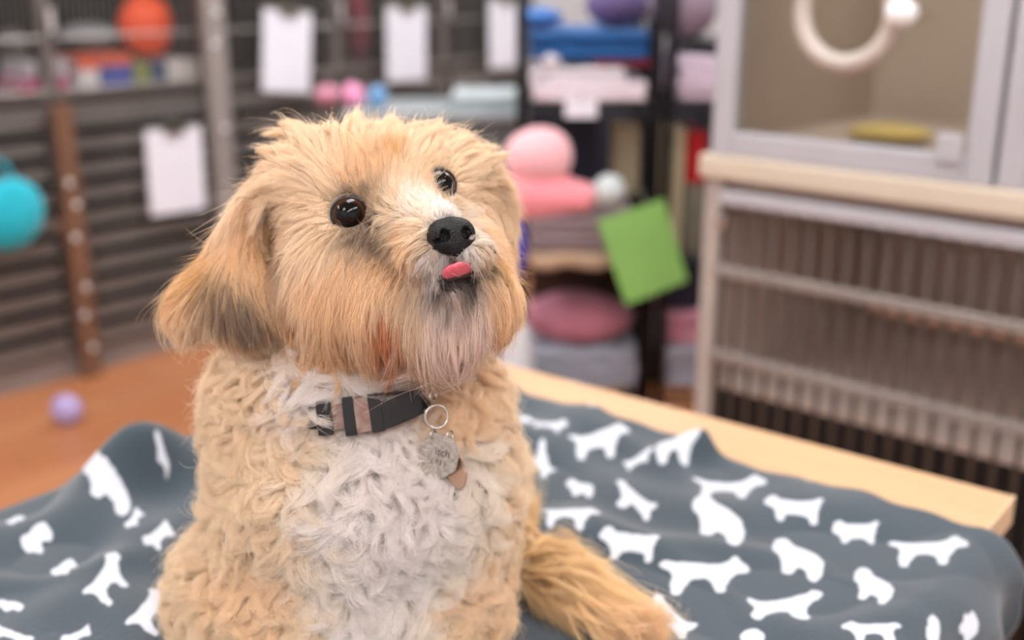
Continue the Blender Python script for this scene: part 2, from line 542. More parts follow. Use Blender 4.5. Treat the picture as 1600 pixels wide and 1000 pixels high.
# middle shelf
mid = .601
folded('folded_blanket', x0, x1 + 0.0, RY - .12, RY + .3, mid, .045, 1, (186, 160, 134), 'tan folded blanket lying on the middle rack shelf', 'blanket', 9, g)
folded('folded_blanket', x0, x1 - .02, RY - .12, RY + .3, mid + .0455, .075, 4, (140, 122, 126), 'mottled grey-brown folded blanket on the tan one', 'blanket', 10, g)

pk = mat('pink_plush', (246, 150, 160), .9, sheen=.6, bump=.3, bscale=120)
pk2 = mat('pale_pink_plush', (250, 186, 192), .9, sheen=.6, bump=.3, bscale=120)
pb = at_y(862, 300, RY - .02)
o = empty('plush_toy', (pb.x - .034, RY - .085, mid + .116), 0, 'pink plush toy sitting on folded blankets in the rack', 'soft toy')
MB().ellipsoid((0, .02, .045), (.12, .06, .055), 28, 18, blob_noise(41, .1)).build('body', pk, o, smooth=True)
MB().ellipsoid((.0, .02, .135), (.078, .055, .068), 28, 18, blob_noise(42, .06)).build('head', pk2, o, smooth=True)
MB().ellipsoid((-.095, -.0, .045), (.04, .035, .036), 20, 14, blob_noise(43, .06)).build('arm', pk, o, smooth=True)
MB().ellipsoid((.092, -.0, .048), (.045, .035, .036), 20, 14, blob_noise(44, .06)).build('arm', pk, o, smooth=True)
lump('soft_toy', 952, 298, RY - .09, .036, .04, .036, (196, 206, 206), 'pale grey-green soft ball beside the pink toy', 'toy', 51, .08)
bx = mat('beige_box', (190, 176, 146), .7)
def bgbox(name, xa, xb, ya, yb, za, zb, m, label, cat, group=None, bevel=.004):
    o = MB().box(-(xb - xa) / 2, -(yb - ya) / 2, 0, (xb - xa) / 2, (yb - ya) / 2, zb - za).build(name, m, loc=((xa + xb) / 2, (ya + yb) / 2, za), bevel=bevel)
    return tag(o, label, cat, group)
XX = lambda px: at_y(px, 220, RY + .1).x
bgbox('carton', XX(968), XX(1006), RY + .17, RY + .34, mid + .1215, mid + .29, bx, 'beige upright carton on the middle shelf behind the pink toy', 'box')
bgbox('carton', XX(1030), XX(1066), RY + .05, RY + .2, mid, mid + .30, mat('pale_beige_box', (204, 192, 160), .7), 'pale beige upright carton on the half-hidden rack', 'box')
bgbox('carton', XX(1069), XX(1100), RY + .05, RY + .2, mid + .17, mid + .29, mat('red_box', (186, 6, 26), .5), 'bright red carton beside the tall kennel', 'box')
bgbox('carton', XX(1069), XX(1105), RY + .04, RY + .2, mid, mid + .1695, mat('grey_green_box', (120, 118, 104), .6), 'grey-green carton under the bright red carton', 'box')
bgbox('storage_bin', x0 + .005, x1 - .09, RY + .30, RY + .37, mid + .13, mid + .33, mat('dark_navy', (18, 20, 40), .5), 'dark navy bin at the back of the middle shelf', 'bin')
# round white tag hanging under the towels
p = at_y(908, 170, RY - .035)
o = empty('hanging_tag', p, 0, 'white paper tag hanging below the towels', 'tag')
MB().box(-.036, 0, -.02, .036, .003, .02).build('card', board_m, o, bevel=.001)
MB().tube([(0, 0, .018), (0, .012, .035)], .0015, 5).build('string', clipm, o)
# green sheet
gm = mat('green_card', (140, 196, 104), .6, var=.04)
p = at_y(1004, 393, RY - .14)
o = empty('green_folder', p, 0, 'bright green card folder hanging tilted on the rack post', 'folder')
o.rotation_euler = (0, math.radians(-17), math.radians(8))
o.rotation_euler = Matrix.Rotation(math.radians(14), 3, 'Y').to_euler()
mb = MB()
mb.add([(-.082, 0, .092), (.070, 0, .105), (.084, 0, -.09), (-.062, 0, -.113), (-.082, .003, .092), (.070, .003, .105), (.084, .003, -.09), (-.062, .003, -.113)],
       [(0, 3, 2, 1), (4, 5, 6, 7), (0, 1, 5, 4), (1, 2, 6, 5), (2, 3, 7, 6), (3, 0, 4, 7)])
o.rotation_euler = (0, math.radians(-14), 0)
mb.build('card', gm, o)
MB().tube([(.03, 0, .098), (.03, .05, .125), (.02, .11, .13)], .003, 6).build('hook', clipm, o)

# bottom shelf
folded('folded_blanket', x0 - .0, x1 + .0, RY - .0, RY + .35, .271, .10, 3, (160, 166, 180), 'grey-blue folded blanket on the lowest rack shelf', 'blanket', 12, g)
lump('cloth_bundle', 905, 540, RY + .10, .135, .10, .062, (196, 126, 146), 'dusty pink crumpled blanket on the grey-blue blanket', 'blanket', 61, .10, z=.366)
folded('folded_blanket', q0, q1, RY + .0, RY + .35, .271, .11, 3, (162, 166, 180), 'grey-blue folded blanket low on the half-hidden rack', 'blanket', 13, g)
folded('folded_blanket', q0, q1, RY + .01, RY + .35, .3815, .08, 2, (190, 128, 146), 'dusty pink folded blanket low on the half-hidden rack', 'blanket', 14, g)
bgbox('storage_bin', x0 + .01, x1 - .01, RY + .28, RY + .36, .372, .57, mat('dark_brown_bin', (62, 38, 26), .6), 'dark brown bin at the back of the lowest shelf', 'bin')
bgbox('storage_bin', q0 + .0, q0 + .12, RY + .05, RY + .2, .4622, .56, mat('navy_bin', (22, 30, 56), .5), 'navy bin on the dusty pink blanket of the half-hidden rack', 'bin')

# royal blue bag and white bottle at the rack side
p = at_y(795, 350, RY - .1)
o = empty('cloth_bag', (p.x + .024, RY - .07, p.z - .045), 0, 'royal blue cloth bag hanging at the rack post behind the dog', 'bag')
MB().ellipsoid((-.01, 0, -.01), (.029, .03, .08), 24, 20, blob_noise(71, .07)).build('pouch', mat('royal_blue_cloth', (10, 20, 190), .7, sheen=.2), o, smooth=True)
MB().tube([(-.02, 0, .05), (-.012, .02, .085), (0.0, .05, .10), (.006, .02, .085), (.005, 0, .05)], .005, 6).build('strap', MATS['royal_blue_cloth'], o, smooth=True)
xx = at_y(808, 480, RY - .1).x
o = empty('plastic_bottle', (xx, RY - .1, 0), 0, 'tall white plastic bottle standing on the floor by the rack', 'bottle')
wb = mat('white_plastic', (206, 210, 216), .4)
MB().tube([(0, 0, 0), (0, 0, .02), (0, 0, .42), (0, 0, .46), (0, 0, .48)], [.04, .042, .042, .03, .018], 18).build('body', wb, o, smooth=True)
MB().tube([(0, 0, .48), (0, 0, .52)], .02, 14).build('cap', mat('navy_cap', (24, 34, 60), .5), o)
# dark cupboard behind everything in the middle
o = empty('storage_cupboard', (-.02, 3.55, 0), 0, 'dark navy cupboard behind the black rack', 'cupboard')
o.location = (.42, 3.6, 0)
dk = mat('dark_cupboard', (34, 36, 46), .5)
MB().box(-.34, -.2, 0, .62, .2, 1.02).build('body', dk, o, bevel=.004)
for xa in (-.335, .145):
    d = MB().box(xa, -.218, .04, xa + .47, -.2005, .98).build('door', mat('dark_cupboard_door', (44, 46, 58), .5), o, bevel=.003)
    MB().tube([(xa + (.44 if xa < 0 else .03), -.235, .5), (xa + (.44 if xa < 0 else .03), -.235, .62)], .005, 6).build('handle', chrome, d)

# ------------------------------------------------------------------ right kennels
P0 = Vector((.354, 2.0, 0))
lam = mat('beige_laminate', (206, 192, 172), .5, var=.03)
alu = mat('grey_aluminium', (188, 188, 194), .4, .25, var=.03)
kin = mat('kennel_interior', (206, 188, 176), .55, var=.05)
blackin = mat('black_kennel_base', (16, 15, 16), .6)
bars_m = mat('dark_kennel_bar', (84, 70, 60), .5, .3)
rail_m = mat('dull_steel_rail', (150, 144, 138), .45, .3)
stile = mat('warm_grey_post', (176, 166, 158), .5)


def kennel(x_off, w, label):
    o = empty('wire_kennel', P0 + E2 * x_off, A2, label, 'kennel', 'kennels with barred doors')
    b = MB().box(0, .03, .02, .018, .7, .90).box(w - .018, .03, .02, w, .7, .90).box(.018, .68, .512, w - .018, .7, .90).box(.018, .03, .882, w - .018, .68, .90)
    b.build('shell', kin, o)
    MB().box(.018, .031, .02, w - .018, .66, .50).build('dark_base', blackin, o)
    MB().box(.018, .031, .5005, w - .018, .66, .512).build('floor_pan', kin, o)
    MB().box(-.012 if x_off == 0 else 0, .0, .02, .022, .03, .90).build('stile', stile, o, bevel=.003)
    MB().box(w - .022, 0, .02, w, .03, .90).build('stile', stile, o, bevel=.003)
    d = empty('door', (0, 0, 0)); d.parent = o
    r = MB()
    r.box(.024, -.012, .857, w - .024, .012, .882).build('rail', alu, d, bevel=.003)
    MB().box(.024, -.012, .04, w - .024, .012, .065).build('rail', alu, d, bevel=.003)
    for z in (.739, .580, .34):
        MB().box(.024, -.018, z - .010, w - .024, -.006, z + .010).build('rail', rail_m, d, bevel=.003)
    n = int((w - .06) / .0335)
    bb = MB()
    for k in range(n + 1):
        x = .03 + k * (w - .06) / n
        bb.tube([(x, 0, .06), (x, 0, .86)], .0042, 6)
    bb.build('bars', bars_m, d, smooth=True)
    MB().tube([(.03, -.02, .83), (.05, -.02, .83)], .012, 10).build('latch', chrome, d)
    return o


kennel(0, .98, 'large grey barred kennel behind the wooden table')
k2 = kennel(.985, .9, 'grey barred kennel next to the large one, beyond the frame edge')
tag(MB().box(-.02, -.015, .9005, 1.9, .72, .942).build('kennel_worktop', lam, loc=P0, rz=A2, bevel=.006), 'beige laminate ledge on top of the barred kennels', 'worktop')

glass = bpy.data.materials.new('clear_acrylic'); glass.use_nodes = True
nt = glass.node_tree
for n_ in list(nt.nodes): nt.nodes.remove(n_)
out = nt.nodes.new('ShaderNodeOutputMaterial'); tr = nt.nodes.new('ShaderNodeBsdfTransparent'); gl = nt.nodes.new('ShaderNodeBsdfGlossy')
tr.inputs[0].default_value = (.98, .985, .98, 1); gl.inputs['Roughness'].default_value = .08
fr_ = nt.nodes.new('ShaderNodeFresnel'); fr_.inputs[0].default_value = 1.45
mx = nt.nodes.new('ShaderNodeMixShader')
nt.links.new(fr_.outputs[0], mx.inputs[0]); nt.links.new(tr.outputs[0], mx.inputs[1]); nt.links.new(gl.outputs[0], mx.inputs[2]); nt.links.new(mx.outputs[0], out.inputs[0])
tan = mat('tan_fibreglass', (176, 158, 138), .6, var=.04, scale=4)
ringm = mat('grey_port_ring', (196, 186, 176), .5)


def isolation(x_off, w, label):
    o = empty('isolation_cage', P0 + E2 * x_off + Vector((0, 0, .9425)), A2, label, 'cage', 'cages with clear doors')
    H = .62
    MB().box(0, .025, 0, .012, .62, H).box(w - .012, .025, 0, w, .62, H).box(.012, .608, 0, w - .012, .62, H).box(.012, .025, 0, w - .012, .608, .014).build('shell', tan, o)
    d = empty('door', (0, 0, 0)); d.parent = o
    MB().box(0, -.008, .0, .042, .022, H).box(w - .042, -.008, 0, w, .022, H).box(.042, -.008, 0, w - .042, .022, .042).box(.042, -.008, H - .042, w - .042, .022, H).build('frame', alu, d, bevel=.004)
    MB().box(.042, .004, .042, w - .042, .008, H - .042).build('pane', glass, d)
    return o, d


i1, d1 = isolation(0.0, .485, 'cage with clear door, round port ring and tan interior')
i2, d2 = isolation(.492, .60, 'cage with clear door at the frame edge, beside the ring-port cage')
pr = on_plane(1322, 22, P0 + Vector((-.666, -.746, 0)) * .01, (.666, .746, 0))
loc = (pr - P0 - Vector((0, 0, .9425)))
lx, lz = loc.dot(E2), loc.z
mb = MB(); mb.tube([(lx + .076 * math.cos(a), -.006, lz + .076 * math.sin(a)) for a in np.linspace(0, 2 * math.pi, 40, endpoint=False)], .0155, 8, closed=True)
mb.build('port_ring', ringm, d1, smooth=True)
MB().ellipsoid((lx + .098, -.03, lz + .004), (.026, .02, .022), 16, 12).build('knob', mat('white_knob', (240, 240, 238), .3), d1, smooth=True)
MB().box(.40, -.016, .03, .44, -.0085, .075).build('latch', MATS['grey_aluminium'], d1, bevel=.003)
MB().tube([(.06, -.02, .10), (.06, -.02, .26)], .012, 8).build('hinge', MATS['grey_aluminium'], d2)
lump('yellow_cloth', 1310, 205, 2.2, .07, .06, .016, (204, 176, 84), 'small yellow cloth lying inside the ring-port cage', 'cloth', 81, .1)
yc = bpy.data.objects['yellow_cloth']
yp = P0 + E2 * .215 + Vector((.666, .746, 0)) * .24
yc.location = (yp.x, yp.y, .9425 + .0315)

# black wheeled bin low behind the table corner
pb_ = on_plane(1600, 960, (0, 0, .45), (0, 0, 1))
o = empty('waste_bin', (.80, 1.02, 0), math.radians(-40), 'black plastic bin on the floor beyond the table corner', 'bin')
MB().box(-.15, -.17, 0, .15, .17, .46).build('body', mat('black_plastic', (14, 14, 16), .5), o, bevel=.02)
MB().box(-.16, -.18, .461, .16, .18, .50).build('lid', mat('black_lid', (20, 20, 24), .45), o, bevel=.015)
# ------------------------------------------------------------------ table
TA = Vector((-.0886, 1.49, .75)); TBc = Vector((.5, 1.03, .75))
TU = (TBc - TA).normalized(); TW = (TBc - TA).length
TV = Vector((TU.y, -TU.x, 0))                    # towards the camera
if TV.y > 0: TV = -TV
TL = 1.15
ATAB = math.atan2(TU.y, TU.x)
wood = bpy.data.materials.new('maple_tabletop'); wood.use_nodes = True
nt = wood.node_tree; b = nt.nodes['Principled BSDF']
tc = nt.nodes.new('ShaderNodeTexCoord'); mp = nt.nodes.new('ShaderNodeMapping'); mp.inputs['Scale'].default_value = (3, 40, 3)
no = nt.nodes.new('ShaderNodeTexNoise'); no.inputs['Scale'].default_value = 2.5; no.inputs['Detail'].default_value = 5
mx = nt.nodes.new('ShaderNodeMix'); mx.data_type = 'RGBA'
mx.inputs[6].default_value = lin((200, 158, 116)); mx.inputs[7].default_value = lin((212, 174, 134))
nt.links.new(tc.outputs['Object'], mp.inputs[0]); nt.links.new(mp.outputs[0], no.inputs['Vector']); nt.links.new(no.outputs[0], mx.inputs[0]); nt.links.new(mx.outputs[2], b.inputs['Base Color'])
b.inputs['Roughness'].default_value = .42
edge_m = mat('brown_table_side', (186, 132, 78), .5)
band_m = mat('pale_edge_band', (226, 196, 160), .5)
o = empty('wooden_table', (TA.x, TA.y, 0), ATAB, 'light wooden table under the dog-print fleece blanket', 'table')
# local y points away from the camera
MB().box(0, -TL, .72, TW, 0, .75).build('tabletop', wood, o, bevel=.0015)
MB().box(TW + .0002, -TL, .72, TW + .0022, 0, .7505).box(-.0022, -TL, .72, -.0002, 0, .7505).build('edge_band', band_m, o)
MB().box(.02, -TL + .02, .62, TW - .02, -.02, .7195).build('apron', edge_m, o)
for x in (.03, TW - .09):
    for y in (-TL + .03, -.09):
        MB().box(x, y, 0, x + .06, y + .06, .619).build('leg', edge_m, o, bevel=.003)


def uvp(px, py):
    p = on_plane(px, py, (0, 0, .757), (0, 0, 1)) - TA
    return p.dot(TU), p.dot(TV)


# ------------------------------------------------------------------ fleece blanket with white dog print
def sil(kind):
    if kind == 0:   # standing
        q = [(0, .66), (.03, .80), (.10, .86), (.13, .99), (.19, .98), (.25, .86), (.36, .80), (.62, .80), (.78, .82), (.90, .90), (.99, .88), (.98, .80), (.88, .70), (.84, .56), (.87, .34), (.86, .02), (.76, .0), (.72, .24), (.66, .40), (.50, .42), (.42, .34), (.38, .02), (.28, 0), (.26, .26), (.20, .46), (.13, .58), (.05, .58)]
    elif kind == 1: # long low
        q = [(0, .62), (.05, .84), (.13, .96), (.20, .92), (.26, .80), (.55, .78), (.80, .82), (.93, .98), (1, .92), (.94, .70), (.91, .46), (.93, .12), (.82, .06), (.76, .30), (.56, .34), (.38, .28), (.34, .04), (.24, .02), (.21, .34), (.12, .50), (.04, .50)]
    elif kind == 2: # stocky
        q = [(.02, .62), (.04, .86), (.14, 1), (.28, .98), (.38, .86), (.62, .84), (.84, .78), (.97, .60), (.99, .30), (.94, .02), (.78, 0), (.72, .22), (.54, .30), (.47, .04), (.30, .0), (.26, .26), (.18, .42), (.08, .46)]
    elif kind == 3: # leaping
        q = [(0, .84), (.04, .98), (.15, 1), (.25, .88), (.46, .78), (.70, .70), (.86, .72), (1, .86), (.99, .66), (.90, .48), (.97, .20), (.88, .04), (.76, .20), (.62, .32), (.46, .36), (.42, .14), (.26, .0), (.18, .08), (.24, .36), (.17, .60), (.09, .70)]
    else:           # blob / partial
        q = [(.05, .45), (.15, .8), (.4, .9), (.7, .85), (.95, .6), (.9, .3), (.7, .1), (.5, .3), (.3, .1), (.12, .2)]
    return np.array(q)


# (px, py, width, height, turn, kind, flip)
PR = [(818, 655, 40, 26, 0, 4, 0), (859, 672, 64, 32, -4, 1, 1), (936, 696, 112, 46, 6, 0, 1), (847, 722, 46, 44, -50, 3, 0), (906, 760, 60, 36, -12, 2, 0),
      (990, 785, 84, 44, -28, 3, 0), (1059, 712, 92, 58, 4, 2, 1), (998, 724, 54, 22, 14, 1, 1), (1139, 764, 134, 54, -2, 0, 1), (1121, 820, 122, 74, -22, 2, 0),
      (1239, 801, 106, 42, -6, 1, 0), (1336, 832, 84, 36, -4, 1, 0), (1451, 857, 146, 54, 3, 0, 1), (1246, 870, 116, 74, -16, 2, 0), (890, 818, 112, 52, -4, 0, 1),
      (982, 858, 108, 42, -10, 1, 0), (1100, 898, 164, 62, 2, 0, 1), (1364, 914, 92, 70, -24, 2, 0), (1228, 944, 136, 60, 2, 3, 1), (1046, 965, 94, 70, -30, 3, 0),
      (1360, 992, 110, 44, -4, 0, 0), (1176, 990, 50, 34, 0, 4, 0), (1515, 946, 34, 56, -30, 4, 0), (1454, 975, 30, 60, -10, 4, 0), (929, 645, 26, 12, 0, 4, 0),
      (1272, 752, 36, 12, -8, 4, 0), (1403, 785, 34, 12, -8, 4, 0), (1480, 803, 26, 10, -8, 4, 0),
      (206, 738, 40, 22, 0, 4, 0), (168, 786, 106, 58, -22, 2, 0), (212, 820, 44, 26, 60, 1, 0), (258, 756, 30, 22, -30, 2, 0), (24, 814, 44, 32, 35, 4, 0),
      (57, 844, 62, 46, 48, 2, 0), (100, 886, 54, 42, 48, 2, 0), (170, 918, 90, 66, 50, 0, 1), (250, 848, 62, 40, 42, 1, 0), (240, 966, 96, 76, 52, 0, 1),
      (15, 942, 56, 28, 0, 2, 0), (14, 990, 90, 32, -20, 1, 0), (120, 990, 60, 26, 20, 1, 0), (300, 900, 80, 40, 20, 1, 0), (870, 920, 90, 40, 0, 0, 0), (930, 930, 90, 40, 10, 1, 0)]
POLY = []
for px, py, w, h, a, k, fl in PR:
    q = sil(k) - .5; w *= .88 - .1 * (k == 2); h *= .84 - .12 * (k == 2)
    if fl: q[:, 0] *= -1
    ca, sa = math.cos(math.radians(-a)), math.sin(math.radians(-a))
    X = q[:, 0] * w; Y = -q[:, 1] * h
    P_ = np.array([uvp(px + x * ca - y * sa, py + x * sa + y * ca) for x, y in zip(X, Y)])
    POLY.append(P_)
# the same print goes on over the part of the fleece hidden from this side
for i in range(4):
    for j in range(4):
        if (i, j) in ((0, 3),):
            continue
        cu, cv = .18 + i * .13, 1.0 + j * .09 - .1
        if cv > .78:
            q = (sil((i + j) % 4) - .5) * [.075, -.05]
            POLY.append(q + [cu, cv])


def inside(P_, U, V):
    r = np.zeros(U.shape, bool)
    n = len(P_)
    for i in range(n):
        x1_, y1_ = P_[i]; x2_, y2_ = P_[(i + 1) % n]
        c = ((y1_ > V) != (y2_ > V)) & (U < (x2_ - x1_) * (V - y1_) / (y2_ - y1_ + 1e-12) + x1_)
        r ^= c
    return r


def gsum(U, V, L):
    h = np.zeros(U.shape)
    for (cu, cv, su, sv, a, ang) in L:
        ca, sa = math.cos(ang), math.sin(ang)
        du, dv = U - cu, V - cv
        x = du * ca + dv * sa; y = -du * sa + dv * ca
        h += a * np.exp(-(x / su) ** 2 - (y / sv) ** 2)
    return h


US = -.10, TW + .22
VS = 0.0, 1.10
du = .0022
nu, nv = int((US[1] - US[0]) / du), int((VS[1] - VS[0]) / du)
u = np.linspace(US[0], US[1], nu); v = np.linspace(0, 1, nv)
U, V0 = np.meshgrid(u, v, indexing='ij')
# far edge of the cloth follows the strip of bare wood
pts = [(790, 603), (900, 640), (1000, 672), (1060, 690), (1130, 712), (1250, 752), (1400, 794), (1530, 822)]
eu = np.array([uvp(*p) for p in pts])
lu = np.array([uvp(300, 700), uvp(215, 725)])
ee = np.interp(u, np.concatenate([[-.1, 0.0, .06], eu[:, 0], [TW + .2]]), np.concatenate([[.01, .01, .02], eu[:, 1], [eu[-1, 1] + .03]]))
ee = ee + .004 * np.sin(u * 40) + .003 * np.sin(u * 95 + 1)
V = ee[:, None] + (VS[1] - ee[:, None]) * V0
b1_ = uvp(1092, 705); b2_ = uvp(1050, 735); lp = uvp(203, 752); lp2 = uvp(262, 735)
H = gsum(U, V, [(b1_[0], b1_[1], .018, .05, .022, math.radians(20)), (b2_[0], b2_[1], .05, .03, .014, .5),
                (uvp(960, 690)[0], uvp(960, 690)[1], .06, .02, .008, .4), (uvp(1300, 900)[0], uvp(1300, 900)[1], .14, .03, .007, -.3),
                (uvp(1180, 860)[0], uvp(1180, 860)[1], .12, .02, .006, -.5), (uvp(960, 830)[0], uvp(960, 830)[1], .12, .02, .006, .2),
                (lp[0], lp[1], .036, .045, .050, 0.2), (lp2[0], lp2[1], .04, .04, .026, .3), (uvp(110, 800)[0], uvp(110, 800)[1], .05, .09, .010, .3),
                (uvp(60, 900)[0], uvp(60, 900)[1], .02, .12, .007, .6), (uvp(190, 870)[0], uvp(190, 870)[1], .03, .1, .008, -.3),
                (uvp(1400, 960)[0], uvp(1400, 960)[1], .05, .03, .012, -.8)])
for k in range(22):
    a = rng.uniform(0, math.pi); f_ = rng.uniform(12, 60)
    H += .0027 * (12 / f_) ** .5 * np.sin((U * math.cos(a) + V * math.sin(a)) * f_ + rng.uniform(0, 6))
H = np.maximum(H + .0035, .0012)
# roll over both ends of the table
rad = .034
def roll(s, r):   # distance past the edge -> (outward, down)
    q = r * math.pi / 2
    out_ = np.where(s < q, r * np.sin(np.clip(s, 0, q) / r), r)
    dn = np.where(s < q, r * (1 - np.cos(np.clip(s, 0, q) / r)), r + (s - q))
    return out_, dn
sR = np.maximum(U - (TW - .004), 0); oR, dR = roll(sR, rad)
sL = np.maximum(-(U) - .004 + .0, 0); oL, dL = roll(sL, .02)
UU = np.where(sR > 0, TW - .004 + oR, np.where(sL > 0, -.004 - oL, U))
ZZ = .7505 + .0025 - np.where(sR > 0, dR, 0) - np.where(sL > 0, dL, 0)
wav = .010 * np.sin(V * 34) + .006 * np.sin(V * 71 + 1)
UU = UU + np.where(sR > rad, (wav + .008) * np.clip((sR - rad) / .06, 0, 1), 0)
fR = np.clip(sR / (rad * 1.5), 0, 1)
ZZ = ZZ + H * (1 - np.clip(sL / .02, 0, 1)) * (1 - fR)
UU = UU + H * fR * 1.0 - H * np.clip(sL / .02, 0, 1) * .3 + .004 * fR - .006 * np.clip(sL / .02, 0, 1)
Pw = np.array(TA)[None, None] * [1, 1, 0] + UU[..., None] * np.array(TU) + V[..., None] * np.array(TV) + ZZ[..., None] * np.array([0, 0, 1.])
mask = np.zeros(U.shape)
for P_ in POLY:
    lo, hi = P_.min(0), P_.max(0)
    sel = (U > lo[0] - .01) & (U < hi[0] + .01) & (V > lo[1] - .01) & (V < hi[1] + .01)
    if sel.any():
        mask[sel] = np.maximum(mask[sel], inside(P_, U[sel], V[sel]).astype(float))
for _ in range(2):
    m2 = mask.copy()
    m2[1:-1, 1:-1] = (mask[1:-1, 1:-1] * 2 + mask[:-2, 1:-1] + mask[2:, 1:-1] + mask[1:-1, :-2] + mask[1:-1, 2:]) / 6
    mask = m2
idx = np.arange(nu * nv).reshape(nu, nv)
fa = np.stack([idx[:-1, :-1], idx[1:, :-1], idx[1:, 1:], idx[:-1, 1:]], -1).reshape(-1, 4)
bl = bpy.data.materials.new('slate_fleece_print'); bl.use_nodes = True
nt = bl.node_tree; b = nt.nodes['Principled BSDF']; b.inputs['Roughness'].default_value = .95; b.inputs['Sheen Weight'].default_value = .35
b.inputs['Specular IOR Level'].default_value = .2
at = nt.nodes.new('ShaderNodeAttribute'); at.attribute_name = 'print'
mx = nt.nodes.new('ShaderNodeMix'); mx.data_type = 'RGBA'; mx.inputs[6].default_value = lin((60, 71, 79)); mx.inputs[7].default_value = lin((200, 204, 212))
rr = nt.nodes.new('ShaderNodeMapRange'); rr.inputs[1].default_value = .35; rr.inputs[2].default_value = .65
nt.links.new(at.outputs['Fac'], rr.inputs[0]); nt.links.new(rr.outputs[0], mx.inputs[0]); nt.links.new(mx.outputs[2], b.inputs['Base Color'])
n2 = nt.nodes.new('ShaderNodeTexNoise'); n2.inputs['Scale'].default_value = 500; bp = nt.nodes.new('ShaderNodeBump'); bp.inputs['Strength'].default_value = .4; bp.inputs['Distance'].default_value = .002
tc = nt.nodes.new('ShaderNodeTexCoord'); nt.links.new(tc.outputs['Object'], n2.inputs['Vector']); nt.links.new(n2.outputs[0], bp.inputs['Height']); nt.links.new(bp.outputs[0], b.inputs['Normal'])
me = bpy.data.meshes.new('fleece_blanket')
me.from_pydata(Pw.reshape(-1, 3).tolist(), [], fa.tolist())
me.materials.append(bl); me.shade_smooth()
a_ = me.attributes.new('print', 'FLOAT', 'POINT'); a_.data.foreach_set('value', mask.reshape(-1).astype(np.float32))
o = bpy.data.objects.new('fleece_blanket', me); C.objects.link(o)
sd = o.modifiers.new('thickness', 'SOLIDIFY'); sd.thickness = .0012; sd.offset = 1
tag(o, 'slate grey fleece blanket with white dog print on the table', 'blanket')
# ------------------------------------------------------------------ the dog
# measured along right (x), up (y) and forward (z) of the eye; metres


def K(px, py, d):
    return np.array([(px - 800) / F * d, (500 - py) / F * d, d])


def KW(x, y, z):
    return w2c(np.array([x, y, z]))


GRP_HEAD, GRP_EAR, GRP_BODY, GRP_TAIL = 0, 1, 2, 3
PRIM = []   # (group, k, fn)


def rotm(ax, deg):
    return np.array(Matrix.Rotation(math.radians(deg), 3, ax))


def ell(g, px, py, d, rx, ry, rz, rot=None, k=.018):
    c = K(px, py, d); s = d / F
    r = np.array([rx * s, ry * s, rz])
    R_ = np.eye(3) if rot is None else rot
    def f(P):
        q = (P - c) @ R_
        a = np.sqrt(((q / r) ** 2).sum(1)) + 1e-9
        b = np.sqrt(((q / (r * r)) ** 2).sum(1)) + 1e-9
        return a * (a - 1) / b
    PRIM.append((g, k, f, c, max(r)))


def cap(g, a, b, ra, rb, k=.018):
    a = np.array(a); b = np.array(b); ab = b - a; L2 = ab @ ab
    def f(P):
        t = np.clip(((P - a) @ ab) / L2, 0, 1)
        return np.linalg.norm(P - (a + t[:, None] * ab), axis=1) - (ra + (rb - ra) * t)
    PRIM.append((g, k, f, (a + b) / 2, np.linalg.norm(ab) / 2 + max(ra, rb)))


# skull and face
ell(0, 592, 318, .800, 150, 108, .062)
ell(0, 480, 300, .810, 70, 62, .045)
ell(0, 700, 300, .810, 62, 70, .045)
ell(0, 560, 420, .785, 118, 118, .058)
ell(0, 515, 480, .785, 62, 70, .045)
ell(0, 740, 430, .790, 48, 90, .042)
cap(0, K(622, 352, .765), K(684, 385, .708), .024, .0165, .014)          # muzzle
cap(0, K(628, 318, .752), K(688, 350, .700), .011, .0095, .012)          # bridge of the nose
ell(0, 668, 402, .708, 38, 28, .016, k=.010)                              # upper lips
ell(0, 733, 396, .706, 32, 27, .015, k=.010)
cap(0, K(650, 455, .755), K(706, 445, .712), .020, .0115, .010)          # lower jaw
ell(0, 690, 500, .735, 62, 56, .022, k=.014)                              # bearded chin
ell(0, 600, 490, .745, 52, 62, .026, k=.016)
ell(0, 770, 470, .755, 30, 48, .022, k=.016)
# ears
ell(1, 400, 345, .800, 28, 54, .018, rotm('Z', -10), k=.008)
ell(1, 368, 400, .790, 36, 72, .013, rotm('Z', -16), k=.010)
ell(1, 378, 465, .782, 64, 62, .013, k=.010)
ell(1, 312, 465, .788, 32, 48, .010, rotm('Z', -20), k=.008)
ell(1, 764, 330, .835, 26, 88, .016, rotm('Z', 6), k=.010)
# neck, chest, shoulders
ell(2, 552, 620, .842, 180, 110, .072)
ell(2, 402, 640, .850, 62, 90, .055)
ell(2, 720, 640, .855, 62, 90, .050)
ell(2, 580, 765, .855, 214, 150, .086)
ell(2, 532, 930, .880, 248, 160, .095)
ell(2, 550, 780, .815, 120, 130, .045, k=.03)
cap(2, KW(-.172, .775, .90), KW(-.185, .745, .790), .045, .032, .02)
cap(2, KW(-.185, .735, .785), KW(-.183, .705, .779), .024, .020, .012)
cap(2, KW(-.050, .785, .90), KW(-.045, .745, .790), .045, .032, .02)
cap(2, KW(-.045, .735, .785), KW(-.045, .705, .779), .024, .020, .012)
cap(2, KW(-.115, .86, .90), KW(-.11, .96, .83), .095, .075, .03)          # back and rump
cap(2, KW(-.205, .93, .815), KW(-.215, .84, .790), .058, .030, .02)       # haunches
cap(2, KW(-.038, .93, .812), KW(-.022, .86, .786), .048, .026, .02)
cap(2, KW(-.215, .83, .780), KW(-.215, .79, .776), .022, .018, .012)
# tail
cap(3, KW(-.01, .87, .780), KW(.040, .822, .774), .015, .012, .012)
cap(3, KW(.040, .822, .774), KW(.085, .770, .768), .012, .006, .010)

PC = np.array([p[3] for p in PRIM]); PRr = np.array([p[4] for p in PRIM])


